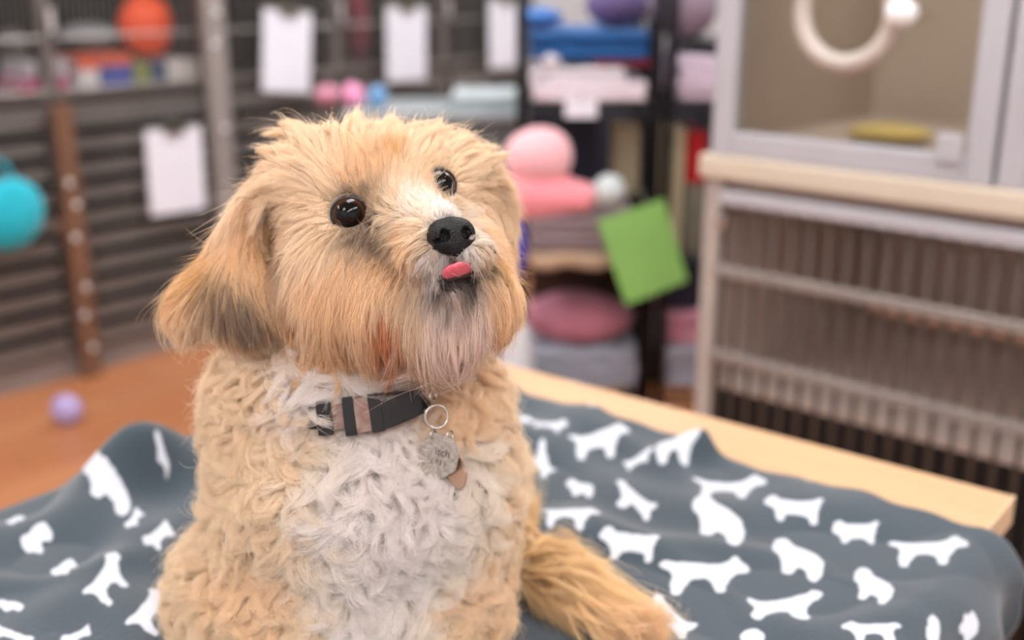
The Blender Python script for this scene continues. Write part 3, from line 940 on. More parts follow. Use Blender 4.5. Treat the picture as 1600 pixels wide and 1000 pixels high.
def sdf(P):
    d = np.full(len(P), .5)
    for g, k, f, c, r in PRIM:
        near = ((P - c) ** 2).sum(1) < (r + .11) ** 2
        if not near.any():
            continue
        a = f(P[near]); b = d[near]
        h = np.maximum(k - np.abs(a - b), 0) / k
        d[near] = np.minimum(a, b) - h * h * k / 4
    # flat where it rests on the fleece
    return np.maximum(d, .7575 - (1.25 + P[:, 1] * cp - P[:, 2] * sp))


def grad(P, e=.0012):
    g = np.stack([sdf(P + np.eye(3)[i] * e) - sdf(P - np.eye(3)[i] * e) for i in range(3)], 1)
    return g / (np.linalg.norm(g, axis=1, keepdims=True) + 1e-12)


def group_of(P):
    best = np.full(len(P), 9.); g_ = np.zeros(len(P), int)
    for g, k, f, c, r in PRIM:
        a = f(P) + (.004 if g == 0 else 0)
        s = a < best; best[s] = a[s]; g_[s] = g
    return g_


def surface_nets(fn, lo, hi, h):
    n = np.ceil((np.array(hi) - lo) / h).astype(int) + 1
    ax = [lo[i] + h * np.arange(n[i]) for i in range(3)]
    G = np.stack(np.meshgrid(*ax, indexing='ij'), -1)
    D = fn(G.reshape(-1, 3)).reshape(n)
    cn = n - 1
    vs = np.zeros((*cn, 3)); cnt = np.zeros(cn)
    corners = [(i, j, k) for i in (0, 1) for j in (0, 1) for k in (0, 1)]
    for a in corners:
        for axn in range(3):
            if a[axn] == 1: continue
            b = list(a); b[axn] = 1
            da = D[a[0]:cn[0] + a[0], a[1]:cn[1] + a[1], a[2]:cn[2] + a[2]]
            db = D[b[0]:cn[0] + b[0], b[1]:cn[1] + b[1], b[2]:cn[2] + b[2]]
            m = (da < 0) != (db < 0)
            t = np.where(m, da / (da - db + 1e-20), 0)
            off = np.zeros((*cn, 3))
            for q in range(3):
                off[..., q] = a[q]
            off[..., axn] += t
            vs += off * m[..., None]; cnt += m
    act = cnt > 0
    ids = -np.ones(cn, int); ids[act] = np.arange(act.sum())
    ii = np.argwhere(act)
    V_ = (ii + vs[act] / cnt[act][:, None]) * h + lo
    faces = []
    for axn in range(3):
        u_, v_ = [(1, 2), (2, 0), (0, 1)][axn]
        sl0 = [slice(None)] * 3; sl1 = [slice(None)] * 3
        sl0[axn] = slice(0, -1); sl1[axn] = slice(1, None)
        s0 = D[tuple(sl0)] < 0; s1 = D[tuple(sl1)] < 0
        for flip, m in ((0, s0 & ~s1), (1, ~s0 & s1)):
            e = np.argwhere(m)
            e = e[(e[:, u_] > 0) & (e[:, v_] > 0) & (e[:, u_] < cn[u_]) & (e[:, v_] < cn[v_])]
            def at(du_, dv_):
                q = e.copy(); q[:, u_] += du_; q[:, v_] += dv_
                return ids[q[:, 0], q[:, 1], q[:, 2]]
            quad = [at(-1, -1), at(0, -1), at(0, 0), at(-1, 0)]
            if flip: quad = quad[::-1]
            faces.append(np.stack(quad, 1))
    Fc = np.concatenate(faces); Fc = Fc[(Fc >= 0).all(1)]
    return V_, Fc


allc = np.array([p[3] for p in PRIM]); allr = np.array([[p[4]] for p in PRIM])
lo = (allc - allr).min(0) - .01; hi = (allc + allr).max(0) + .01
DV, DF = surface_nets(sdf, lo, hi, .0042)
for _ in range(2):
    g = grad(DV); DV = DV - g * sdf(DV)[:, None] * .8
DN = grad(DV)
tri = np.concatenate([DF[:, [0, 1, 2]], DF[:, [0, 2, 3]]])
bvh = BVHTree.FromPolygons(DV.tolist(), DF.tolist())


def hit(px, py):
    d = np.array([(px - 800) / F, (500 - py) / F, 1.0]); d /= np.linalg.norm(d)
    r = bvh.ray_cast(Vector((0, 0, 0)), Vector(d))
    return None if r[0] is None else np.array(r[0])


ROOT = Vector((-.11, .82, .754))
dog = empty('dog', ROOT, 0, 'cream and white curly dog sitting on the fleece, looking up with tongue out', 'dog')


def cam_mesh(name, V_, F_, m, parent=dog, smooth=True, col=None):
    W_ = c2w(V_) - np.array(ROOT)
    me = bpy.data.meshes.new(name)
    me.from_pydata(W_.tolist(), [], [tuple(map(int, f)) for f in F_])
    me.materials.append(m)
    if smooth: me.shade_smooth()
    if col is not None:
        a = me.attributes.new('tint', 'FLOAT_COLOR', 'POINT')
        a.data.foreach_set('color', np.concatenate([col, np.ones((len(col), 1))], 1).reshape(-1).astype(np.float32))
    me.update()
    o = bpy.data.objects.new(name, me); C.objects.link(o); o.parent = parent
    return o


def L3(*c):
    return np.array(lin(c)[:3])


# coat colours, plus a dark brown for painted crevice shade beside the ear
CR = L3(255, 234, 205); CG = L3(253, 220, 179); GO = L3(232, 190, 132); WH = L3(255, 248, 244); OW = L3(253, 244, 232)
GB = L3(158, 136, 118); RU = L3(206, 132, 84); DK = L3(104, 84, 72); PG = L3(248, 228, 216); TN = L3(234, 210, 178); GW = L3(222, 216, 212); BK = L3(40, 34, 32)
CB = L3(255, 234, 204); HB = L3(188, 134, 84); CREV_SHADE = L3(140, 96, 62); TGc = L3(250, 222, 176); GE_ = L3(146, 124, 108); CT = L3(254, 227, 192)

# (px, py, dx, dy, length mm, lift, colour)
GH = [
 # crown and brow
 (545, 222, -.25, -1, 30, .50, CR), (600, 222, .15, -1, 27, .45, CR), (500, 232, -.5, -.9, 34, .55, CR), (462, 262, -.9, -.6, 32, .4, CR), (445, 290, -1, .1, 24, .2, CR),
 (655, 232, .35, -.9, 27, .5, CR), (705, 250, .7, -.6, 30, .5, CR), (740, 275, 1, -.25, 32, .45, CR),
 (560, 262, -.15, -1, 24, .22, CG), (612, 260, .0, -1, 24, .22, GO), (510, 280, -.6, -.8, 26, .22, CR), (460, 300, -1, -.25, 28, .2, CR), (655, 262, .25, -1, 22, .22, CR), (700, 272, .6, -.7, 22, .25, CR),
 (575, 290, -.1, -1, 18, .2, CG), (640, 285, .05, -1, 18, .25, CR),
 # between the eyes, bridge
 (612, 312, -.1, -1, 18, .25, CR), (640, 318, -.25, -1, 18, .28, OW), (655, 332, -.5, -.75, 14, .25, OW), (620, 335, -.75, -.5, 18, .18, CR), (672, 332, -.25, -.8, 10, .45, OW), (690, 328, .15, -.9, 8, .6, WH),
 (604, 348, -.8, .5, 14, .12, TN),
 # round the near eye
 (545, 303, -.4, -1, 12, .3, GB), (520, 310, -.8, -.6, 12, .25, TN), (568, 306, .2, -1, 10, .3, GB), (542, 288, -.4, -1, 16, .25, CG), (522, 294, -.6, -.8, 16, .25, CR), (566, 290, .0, -1, 15, .25, CG), (590, 318, .2, -1, 12, .2, TN), (508, 335, -1, .1, 16, .22, CR), (520, 368, -.6, .8, 14, .18, TN), (548, 374, -.1, 1, 10, .15, GB), (578, 366, .2, .9, 9, .12, GB), (586, 345, .6, .6, 8, .1, DK), (592, 362, .1, 1, 9, .1, DK), (610, 366, -.3, 1, 9, .1, GB),
 (548, 395, -.2, 1, 18, .2, CG), (515, 390, -.5, .9, 22, .2, CR),
 # round the far eye
 (665, 270, -.1, -1, 12, .3, CG), (690, 268, .35, -1, 12, .3, TN), (705, 285, .9, -.3, 14, .3, CR), (708, 300, .9, .3, 18, .3, CR),
 # near cheek
 (480, 335, -1, .3, 24, .2, CR), (452, 360, -.6, .8, 18, .15, CG), (480, 370, -.6, .8, 24, .2, CR), (460, 400, -.45, .95, 30, .2, CR), (500, 420, -.35, 1, 32, .2, CG), (470, 440, -.35, 1, 34, .2, CR),
 (540, 420, -.25, 1, 32, .2, CG), (580, 410, -.3, 1, 30, .2, CG), (560, 450, -.15, 1, 34, .2, CG), (520, 470, -.2, 1, 36, .22, CG), (480, 490, -.25, 1, 36, .3, CR), (460, 520, -.3, 1, 32, .35, CG), (510, 520, -.15, 1, 38, .3, CG),
 (560, 500, .0, 1, 40, .25, TN), (600, 480, .1, 1, 38, .2, RU), (605, 520, .15, 1, 40, .25, RU), (575, 530, .15, 1, 40, .3, TN), (545, 545, .1, 1, 40, .35, CG),
 (446, 352, -.2, 1, 9, .05, CREV_SHADE), (450, 392, -.1, 1, 9, .05, CREV_SHADE), (458, 440, -.1, 1, 12, .05, HB), (462, 478, -.1, 1, 14, .08, HB),  # short brown hairs; shade of the ear-cheek gap painted into their colour
 # muzzle side
 (620, 372, -.75, .6, 16, .15, TN), (640, 364, -.85, .4, 14, .15, CG), (655, 354, -.85, .1, 12, .15, CR), (600, 390, -.5, .9, 24, .18, CG), (640, 392, -.55, .85, 18, .15, CG), (625, 420, -.4, .95, 28, .18, CG), (660, 385, -.7, .7, 12, .15, TN),
 (668, 405, -.5, .9, 15, .2, GW), (690, 408, -.2, 1, 11, .2, GW), (655, 420, -.5, .9, 22, .2, TN), (640, 440, -.35, 1, 30, .2, TN), (676, 425, -.4, 1, 13, .25, GW), (705, 408, .0, 1, 5, .15, DK), (735, 400, .45, .9, 7, .15, GW), (750, 400, .7, .7, 7, .15, TN), (752, 418, .6, .8, 7, .15, GB),
 (730, 372, .8, .3, 8, .2, OW), (720, 340, .7, -.3, 8, .4, OW),
 # beard
 (650, 470, -.1, 1, 40, .2, TN), (680, 470, -.05, 1, 38, .2, PG), (710, 460, .05, 1, 34, .2, PG), (740, 462, .25, 1, 34, .2, PG), (660, 505, .0, 1, 44, .25, PG), (700, 505, .0, 1, 44, .25, PG), (735, 500, .2, 1, 42, .25, PG),
 (650, 535, .1, 1, 44, .3, TN), (690, 540, .0, 1, 44, .35, PG), (725, 535, .15, 1, 42, .35, PG), (700, 446, .0, 1, 8, .1, BK), (716, 442, .1, 1, 6, .1, BK), (732, 437, .2, 1, 6, .1, BK), (694, 440, .0, 1, 6, .1, BK),
 # far cheek
 (750, 320, .8, .5, 26, .25, CR), (770, 360, .5, .9, 26, .22, CG), (765, 400, .4, .9, 26, .2, GO), (775, 440, .3, 1, 34, .2, CG), (780, 480, .25, 1, 36, .25, CG), (765, 510, .2, 1, 36, .3, TN), (785, 420, .35, 1, 30, .25, CG), (745, 345, .7, .6, 20, .2, CG),
]
GE = [
 (412, 305, -.4, .9, 30, .15, HB), (390, 295, -.45, .9, 28, .2, CR), (375, 320, -.3, 1, 32, .15, CR), (400, 335, -.25, 1, 34, .15, CG), (420, 340, .0, 1, 30, .10, HB), (424, 375, .1, 1, 26, .08, HB), (432, 345, .0, 1, 16, .05, CREV_SHADE), (408, 380, .15, 1, 32, .12, GO), (370, 360, -.35, 1, 34, .12, CG), (350, 370, -.45, .9, 36, .15, GO),  # darkest brown guide carries the painted shade of the cheek crevice
 (335, 410, -.75, .8, 34, .2, GO), (355, 410, -.35, .95, 32, .18, GE_), (385, 400, .1, 1, 32, .15, CG), (400, 430, .5, .9, 32, .15, CG), (372, 440, .35, .95, 32, .18, GE_), (345, 445, .1, 1, 30, .18, GE_), (405, 465, .5, .9, 28, .18, GE_),
 (375, 480, .35, .95, 28, .18, GE_), (430, 470, .35, 1, 24, .18, CG), (430, 500, .2, 1, 20, .25, CG), (395, 510, .25, 1, 22, .25, TN), (350, 500, .0, 1, 26, .25, CG), (315, 440, -.9, .6, 32, .25, CG), (295, 455, -.95, .5, 32, .35, CG), (300, 490, -.5, .9, 28, .3, CR), (325, 490, -.2, 1, 28, .25, CR),
 (770, 300, .5, .9, 30, .3, CR), (780, 350, .15, 1, 32, .25, CG), (778, 400, .1, 1, 30, .25, CG),
]
GB_ = [
 (345, 600, -.6, .2, 20, .6, CB), (330, 650, -.9, .3, 18, .6, CB), (380, 620, -.4, .9, 26, .45, CB), (420, 600, -.2, 1, 26, .4, CR), (460, 590, .0, 1, 30, .4, WH), (520, 600, .1, 1, 26, .35, WH), (600, 620, 0, 1, 16, .3, WH),
 (740, 600, .3, .9, 22, .5, CT), (770, 640, .7, .4, 17, .55, CB), (720, 640, .2, 1, 22, .4, CT), (690, 600, .1, 1, 20, .4, CT), (400, 690, -.4, .9, 28, .5, CB), (345, 740, -.8, .5, 18, .55, CB), (450, 700, -.2, 1, 30, .45, CR), (420, 760, -.3, 1, 28, .5, CB),
 (500, 720, .0, 1, 32, .45, OW), (560, 720, .0, 1, 32, .4, WH), (620, 720, .1, 1, 30, .4, WH), (680, 740, .2, 1, 30, .4, WH), (740, 720, .4, .9, 28, .45, OW), (785, 720, .8, .4, 17, .5, CB), (800, 800, .9, .3, 17, .55, CB), (780, 800, .3, 1, 26, .5, CB),
 (730, 800, .2, 1, 30, .45, OW), (670, 800, .0, 1, 32, .45, WH), (600, 800, .0, 1, 32, .45, WH), (530, 800, -.1, 1, 32, .45, WH), (460, 800, -.1, 1, 30, .45, CR), (400, 830, -.2, 1, 28, .5, CB), (330, 840, -.8, .6, 26, .55, CB), (300, 920, -.8, .5, 24, .55, CB),
 (360, 920, -.1, 1, 26, .5, CT), (430, 900, .1, 1, 26, .45, CT), (490, 880, .1, 1, 28, .45, OW), (560, 880, .0, 1, 30, .4, WH), (640, 880, .0, 1, 30, .4, WH), (700, 860, -.1, 1, 28, .45, OW), (720, 920, .1, 1, 26, .5, CT), (780, 890, .6, .8, 24, .55, CT), (600, 960, 0, 1, 28, .35, WH),
 (530, 960, 0, 1, 28, .35, WH), (660, 960, 0, 1, 26, .4, OW), (420, 970, 0, 1, 24, .5, CT), (330, 980, -.4, .9, 24, .5, CB), (770, 960, .3, 1, 24, .5, CT), (480, 960, 0, 1, 26, .45, CB),
]
GUIDE = []
for grp, L_ in ((0, GH), (1, GE), (2, GB_)):
    for px, py, dx, dy, ln, lf, colr in L_:
        h_ = hit(px, py)
        if h_ is None:
            # just outside the outline: take the closest point of the surface
            q = bvh.find_nearest(Vector(K(px, py, .80)))
            h_ = np.array(q[0])
        n = grad(h_[None])[0]
        v_ = np.array([dx, -dy, 0.0]); v_ /= np.linalg.norm(v_)
        nz = n[2] if abs(n[2]) > .25 else -.25
        t_ = v_.copy(); t_[2] = -(v_ @ n) / nz
        t_[2] = np.clip(t_[2], -1.2, 1.2)
        t_ -= n * (t_ @ n); t_ /= np.linalg.norm(t_) + 1e-9
        GUIDE.append((h_, grp, t_, ln / 1000, lf, colr))
down = np.array([0, -cp, sp])
# the far side: back of the skull, back, rump, hind legs
for w, grp, dr, ln, lf, colr in [
    ((-.10, .90, 1.08), 0, (0, .4, -1), .028, .3, CR), ((-.03, .88, 1.08), 0, (.3, .3, -1), .028, .3, CR), ((-.17, .88, 1.05), 0, (-.3, .3, -1), .028, .3, CR), ((-.1, .86, 1.14), 0, (0, .5, .6), .028, .4, CR),
    ((-.10, .93, .98), 2, (0, .3, -1), .026, .5, CB), ((-.10, 1.0, .90), 2, (0, .3, -1), .026, .5, CB), ((-.22, .92, .86), 2, (-.3, 0, -1), .026, .5, CB), ((.01, .92, .86), 2, (.3, 0, -1), .024, .5, CB),
    ((-.19, .71, .79), 2, (0, -.2, -1), .014, .3, CB), ((-.04, .71, .79), 2, (0, -.2, -1), .014, .3, CB)]:
    q = w2c(np.array(w)); r = bvh.find_nearest(Vector(q)); h_ = np.array(r[0]); n = grad(h_[None])[0]
    t_ = np.array(dr) @ R3.T; t_ -= n * (t_ @ n); t_ /= np.linalg.norm(t_)
    GUIDE.append((h_, grp, t_, ln, lf, colr))
tdir = w2c(np.array([.120, .770, .771])) - w2c(np.array([.005, .90, .785])); tdir /= np.linalg.norm(tdir)
for (x, y, z), ex, ln, colr in [((.0, .865, .795), (.3, .1, .9), .034, TGc), ((.02, .84, .788), (.6, .2, .8), .04, TGc), ((.045, .82, .785), (.7, .1, .7), .044, TGc), ((.065, .795, .78), (.9, -.2, .45), .046, TGc), ((.085, .77, .775), (1, -.5, .15), .048, CG),
                             ((.02, .83, .765), (.2, -.6, 0), .034, TGc), ((.06, .785, .765), (.5, -.8, 0), .036, CG)]:
    q = w2c(np.array([x, y, z])); r = bvh.find_nearest(Vector(q)); h_ = np.array(r[0])
    t_ = np.array(ex) @ R3.T; t_ = t_ / np.linalg.norm(t_) + tdir * .45; t_ /= np.linalg.norm(t_)
    GUIDE.append((h_, 3, t_, ln, .6, colr))
gP = np.array([g[0] for g in GUIDE]); gG = np.array([g[1] for g in GUIDE]); gD = np.array([g[2] for g in GUIDE])
gL = np.array([g[3] for g in GUIDE]); gF = np.array([g[4] for g in GUIDE]); gC = np.array([g[5] for g in GUIDE])


def field(P, grp, power=1.7, eps=.004):
    D_ = np.zeros((len(P), 3)); L_ = np.zeros(len(P)); Fq = np.zeros(len(P)); Cc = np.zeros((len(P), 3))
    for s in range(0, len(P), 20000):
        e = slice(s, s + 20000)
        d2 = ((P[e, None] - gP[None]) ** 2).sum(2) + eps ** 2
        w = d2 ** (-power)
        w = w * np.where(grp[e, None] == gG[None], 1.0, 1e-3)
        w /= w.sum(1, keepdims=True)
        D_[e] = w @ gD; L_[e] = w @ gL; Fq[e] = w @ gF; Cc[e] = w @ gC
    D_ /= np.linalg.norm(D_, axis=1, keepdims=True) + 1e-9
    return D_, L_, Fq, Cc


# eyes, nose, mouth places
def eye_at(px, py, rad, sink, want=None):
    h_ = hit(px, py)
    d = h_ / np.linalg.norm(h_)
    return h_ + d * sink


EYE_N = eye_at(546, 334, .0118, .0052)
EYE_F = eye_at(683, 291, .0118, .0078)
NOSE = K(705, 366, hit(700, 372)[2] + .002)
LIPC = K(712, 438, hit(712, 438)[2])
TONG = K(716, 421, hit(712, 425)[2] + .0002)
print('eye depth', EYE_N[2], EYE_F[2], 'nose', NOSE[2], 'chest', hit(560, 740)[2], 'chin', hit(690, 500)[2], 'ear', hit(370, 450)[2])

# collar path on the neck
ring_c = K(560, 585, .848)
COL = []
for a in np.linspace(0, 2 * math.pi, 72, endpoint=False):
    dr = np.array([math.cos(a), -.30 * math.sin(a) + .10 * math.cos(a), -math.sin(a)]); dr /= np.linalg.norm(dr)
    t = np.linspace(.0, .16, 161)
    pts_ = ring_c + t[:, None] * dr
    s = sdf(pts_)
    ins = np.where(s < .0035)[0]
    COL.append(pts_[ins[-1]] if len(ins) else ring_c)
COL = np.array(COL)
for _ in range(8):
    COL = (np.roll(COL, 1, 0) + COL * 2 + np.roll(COL, -1, 0)) / 4
cN = grad(COL)
sc_ = sdf(COL); COL = COL + cN * np.maximum(.0035 - sc_, 0)[:, None]

# ------------------------------------------------------------------ fur
fur_m = bpy.data.materials.new('dog_fur'); fur_m.use_nodes = True
nt = fur_m.node_tree
for n_ in list(nt.nodes): nt.nodes.remove(n_)
out = nt.nodes.new('ShaderNodeOutputMaterial')
at = nt.nodes.new('ShaderNodeAttribute'); at.attribute_name = 'tint'
pb2 = nt.nodes.new('ShaderNodeBsdfPrincipled'); pb2.inputs['Roughness'].default_value = .42; pb2.inputs['Specular IOR Level'].default_value = .35
tl = nt.nodes.new('ShaderNodeBsdfTranslucent'); mx = nt.nodes.new('ShaderNodeMixShader'); mx.inputs[0].default_value = .33
nt.links.new(at.outputs['Color'], pb2.inputs['Base Color']); nt.links.new(at.outputs['Color'], tl.inputs['Color'])
nt.links.new(pb2.outputs[0], mx.inputs[1]); nt.links.new(tl.outputs[0], mx.inputs[2]); nt.links.new(mx.outputs[0], out.inputs[0])
skin_m = bpy.data.materials.new('dog_skin'); skin_m.use_nodes = True
nt = skin_m.node_tree; b = nt.nodes['Principled BSDF']; at = nt.nodes.new('ShaderNodeAttribute'); at.attribute_name = 'tint'
nt.links.new(at.outputs['Color'], b.inputs['Base Color']); b.inputs['Roughness'].default_value = .8

gv = group_of(DV)
_, _, _, vc = field(DV, gv)
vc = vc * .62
for c_, r_ in ((EYE_N, .0155), (EYE_F, .0145), (NOSE, .015), (LIPC, .014)):
    w = np.clip(1.4 - 1.4 * np.linalg.norm(DV - c_, axis=1) / r_, 0, 1)[:, None] ** .5
    vc = vc * (1 - w) + BK * w
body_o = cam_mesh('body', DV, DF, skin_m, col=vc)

t0_, t1_, t2_ = DV[tri[:, 0]], DV[tri[:, 1]], DV[tri[:, 2]]
AREA = np.linalg.norm(np.cross(t1_ - t0_, t2_ - t0_), axis=1) / 2
TC = (t0_ + t1_ + t2_) / 3
TG = group_of(TC); TN_ = grad(TC)
view = -(TN_ * (TC / np.linalg.norm(TC, axis=1, keepdims=True))).sum(1)
WTS = AREA * np.where(view > -.25, 1.0, .38)


def sample(mask_, n):
    w = WTS * mask_
    c = np.cumsum(w); i = np.searchsorted(c, rng.random(n) * c[-1])
    a, b = rng.random(n), rng.random(n); s = a + b > 1; a[s], b[s] = 1 - a[s], 1 - b[s]
    P = t0_[i] + (t1_[i] - t0_[i]) * a[:, None] + (t2_[i] - t0_[i]) * b[:, None]
    return P, TG[i]


def clear(P, grp):
    """how much hair grows here, 0..1 of its length"""
    k = np.ones(len(P))
    head = grp != 2
    for c_, r0, r1 in ((EYE_N, .0128, .022), (EYE_F, .0120, .020), (NOSE, .0112, .020), (TONG, .0085, .014), (LIPC, .0045, .010)):
        d = np.linalg.norm(P - c_, axis=1)
        k = np.minimum(k, np.where(d < r0, 0, .22 + .78 * np.clip((d - r0) / (r1 - r0), 0, 1)))
    bd = grp == 2
    if bd.any():
        Q = P[bd]; d = np.min(np.linalg.norm(Q[:, None] - COL[None], axis=2), axis=1)
        # only the lower front of the band is bare
        front = (Q[:, 2] < ring_c[2] - .015) & (Q[:, 0] > K(478, 600, .77)[0]) & (Q[:, 0] < K(672, 600, .77)[0])
        kb = np.where(front, np.where(d < .011, 0, .25 + .75 * np.clip((d - .011) / .014, 0, 1)), 1.0)
        k[bd] = np.minimum(k[bd], kb)
    return k


def fur(name, n_par, n_kid, mask_, steps, curl=0.0, jitter=.15, clump=(.15, .85), rad=(.00011, .00003), grav=.15, lenv=(.8, 1.15), colj=.06, wild=.04, lift_add=0.0, seedcol=.12):
    P, G_ = sample(mask_, n_par)
    k = clear(P, G_); keep = k > 0; P, G_, k = P[keep], G_[keep], k[keep]
    N = grad(P)
    D_, L_, Fq, Cc = field(P, G_)
    n = len(P)
    L_ = L_ * k * rng.uniform(lenv[0], lenv[1], n)
    rnd = rng.normal(0, 1, (n, 3)); rnd -= N * (rnd * N).sum(1, keepdims=True)
    D0 = D_ + rnd * jitter
    lift = np.clip(Fq + lift_add + rng.normal(0, .07, n), .04, .95) * np.where(k < 1, .5 + .5 * k, 1)
    cs = rng.choice([-1, 1], n) * rng.uniform(.5, 1.2, n) * curl
    ph = rng.uniform(-1, 1, n)
    pts_ = np.zeros((n, steps, 3)); pts_[:, 0] = P - N * .0015
    cur = pts_[:, 0].copy(); dirn = None
    for s in range(1, steps):
        t = (s - 1) / (steps - 2)
        sd_ = sdf(cur); nn = grad(cur)
        if curl < .5 and s % 2 == 0:
            Df, _, _, _ = field(cur, G_)
            D0 = .5 * D0 + .5 * (Df + rnd * jitter)
        T = D0 - nn * (D0 * nn).sum(1, keepdims=True); T /= np.linalg.norm(T, axis=1, keepdims=True) + 1e-9
        B = np.cross(nn, T)
        ang = cs * (t - .15)
        Tr = T * np.cos(ang)[:, None] + B * np.sin(ang)[:, None]
        lf = lift * (1 - .75 * t) + (.45 * curl / 2.2 * np.sin(t * 4.5 + ph) if curl else 0)
        lf = np.clip(lf, -.5, .97)
        dr = Tr * np.sqrt(1 - lf ** 2)[:, None] + nn * lf[:, None] + down * grav * t
        dr /= np.linalg.norm(dr, axis=1, keepdims=True)
        nxt = cur + dr * (L_ / (steps - 1))[:, None]
        s2 = sdf(nxt); lowh = .0012 + .0025 * t
        nxt += grad(nxt) * np.maximum(lowh - s2, 0)[:, None]
        pts_[:, s] = nxt; cur = nxt
    disp = pts_ - pts_[:, :1]
    pc_ = Cc * (1 + rng.normal(0, seedcol, (n, 1)))
    # children
    Q, GQ = sample(mask_, n_kid)
    kq = clear(Q, GQ); keep = kq > 0; Q, GQ = Q[keep], GQ[keep]
    kd = KDTree(n)
    for i in range(n): kd.insert(P[i].tolist(), i)
    kd.balance()
    par = np.zeros(len(Q), int)
    ql = Q.tolist()
    for i in range(len(Q)):
        par[i] = kd.find(ql[i])[1]
    ok = G_[par] == GQ
    # stay with the parent's own sheet of skin
    Q, GQ, par = Q[ok], GQ[ok], par[ok]
    m = len(Q)
    NQ = grad(Q)
    _, _, _, CQ = field(Q, GQ)
    t = np.linspace(0, 1, steps)
    sc = rng.uniform(.62, 1.12, m)
    sc[rng.random(m) < wild] *= 1.3
    base = Q - NQ * .0015
    off = P[par] - NQ * .0015 - base
    cl = np.clip(rng.uniform(clump[0], clump[1], m), 0, 1)
    w = (cl[:, None] * t[None] ** 1.1)
    X = base[:, None] + disp[par] * sc[:, None, None] + off[:, None] * w[..., None]
    fr = rng.normal(0, 1, (m, 3)) * .0011 + rng.normal(0, 1, (m, 3)) * np.where(rng.random(m) < wild, .006, 0)[:, None]
    X = X + fr[:, None] * (t ** 1.5)[None, :, None]
    if curl:
        fr2 = rng.normal(0, 1, (m, 3)) * .0009
        X = X + fr2[:, None] * np.sin(t * 6.28)[None, :, None]
    colr = CQ * .55 + pc_[par] * .45
    colr = colr * (1 + rng.normal(0, colj, (m, 1)))
    colr = np.clip(colr, .01, None); colr = colr / np.maximum(colr.max(1, keepdims=True) / .965, 1)
    Wp = (c2w(X.reshape(-1, 3)) - np.array(ROOT)).astype(np.float32)
    cu = bpy.data.hair_curves.new(name)
    cu.add_curves([steps] * m)
    cu.attributes['position'].data.foreach_set('vector', Wp.reshape(-1))
    r = cu.attributes.new('radius', 'FLOAT', 'POINT')
    rv = (rad[0] + (rad[1] - rad[0]) * t ** 2)[None] * rng.uniform(.7, 1.25, (m, 1))
    r.data.foreach_set('value', rv.reshape(-1).astype(np.float32))
    a = cu.attributes.new('tint', 'FLOAT_COLOR', 'CURVE')
    a.data.foreach_set('color', np.concatenate([colr, np.ones((m, 1))], 1).reshape(-1).astype(np.float32))
    cu.materials.append(fur_m)
    o = bpy.data.objects.new(name, cu); C.objects.link(o); o.parent = dog
    o['kind'] = 'stuff'

    return o


QD = 1.0
hm = (TG == 0); em = (TG == 1); bm_ = (TG == 2); tm = (TG == 3)
TPX = 800 + F * TC[:, 0] / TC[:, 2]; TPY = 500 - F * TC[:, 1] / TC[:, 2]
fur('head_fur', 5600, int(260000 * QD), hm, 9, jitter=.16, clump=(.3, .92), grav=.08, lenv=(.75, 1.25))
fur('ear_fur', 1300, int(75000 * QD), em, 9, jitter=.14, clump=(.3, .9), grav=.2, lenv=(.8, 1.35), wild=.06)
crown = hm & (TPY < 300) & (view < .75) & ((TPX < 540) | (TPX > 690) | (TPY < 235))
fur('crown_tufts', 80, 20000, crown, 9, jitter=.35, clump=(.7, .97), grav=.05, lenv=(1.15, 1.7), lift_add=.14)
edge = (em & (TPX < 335) & (TPY > 400)) | (hm & (TPY > 470) & (TPX > 560))
fur('feathering', 90, 7000, edge, 9, jitter=.22, clump=(.6, .96), grav=.2, lenv=(1.2, 1.6), lift_add=.05, wild=.12)
fur('body_fur', 4600, int(440000 * QD), bm_, 12, curl=1.8, jitter=.5, clump=(.25, .85), grav=.10, lenv=(.8, 1.3), rad=(.00012, .00004), seedcol=.05)
fur('tail_fur', 420, int(30000 * QD), tm, 10, jitter=.34, clump=(.2, .85), grav=.3, lenv=(.8, 1.5), rad=(.00013, .00004), wild=.1)

# ------------------------------------------------------------------ eyes
def eye_mat():
    m = bpy.data.materials.new('dog_eye'); m.use_nodes = True
    nt = m.node_tree; b = nt.nodes['Principled BSDF']
    tc = nt.nodes.new('ShaderNodeTexCoord'); ln_ = nt.nodes.new('ShaderNodeVectorMath'); ln_.operation = 'LENGTH'
    sx = nt.nodes.new('ShaderNodeSeparateXYZ'); cx = nt.nodes.new('ShaderNodeCombineXYZ')
    nt.links.new(tc.outputs['Object'], sx.inputs[0]); nt.links.new(sx.outputs[0], cx.inputs[0]); nt.links.new(sx.outputs[2], cx.inputs[2]); nt.links.new(cx.outputs[0], ln_.inputs[0])
    rp_ = nt.nodes.new('ShaderNodeValToRGB'); mr = nt.nodes.new('ShaderNodeMapRange'); mr.inputs[2].default_value = .0125
    nt.links.new(ln_.outputs['Value'], mr.inputs[0]); nt.links.new(mr.outputs[0], rp_.inputs[0])
    e = rp_.color_ramp.elements
    e[0].position = 0; e[0].color = (.003, .003, .004, 1); e[1].position = .60; e[1].color = (.004, .003, .003, 1)
    for p, c in ((.70, (.030, .013, .007, 1)), (.80, (.055, .024, .012, 1)), (.86, (.012, .007, .006, 1)), (.90, (.32, .30, .34, 1)), (.93, (.05, .03, .03, 1))):
        q = e.new(p); q.color = c
    nt.links.new(rp_.outputs[0], b.inputs['Base Color'])
    b.inputs['Roughness'].default_value = .03; b.inputs['IOR'].default_value = 1.36
    return m


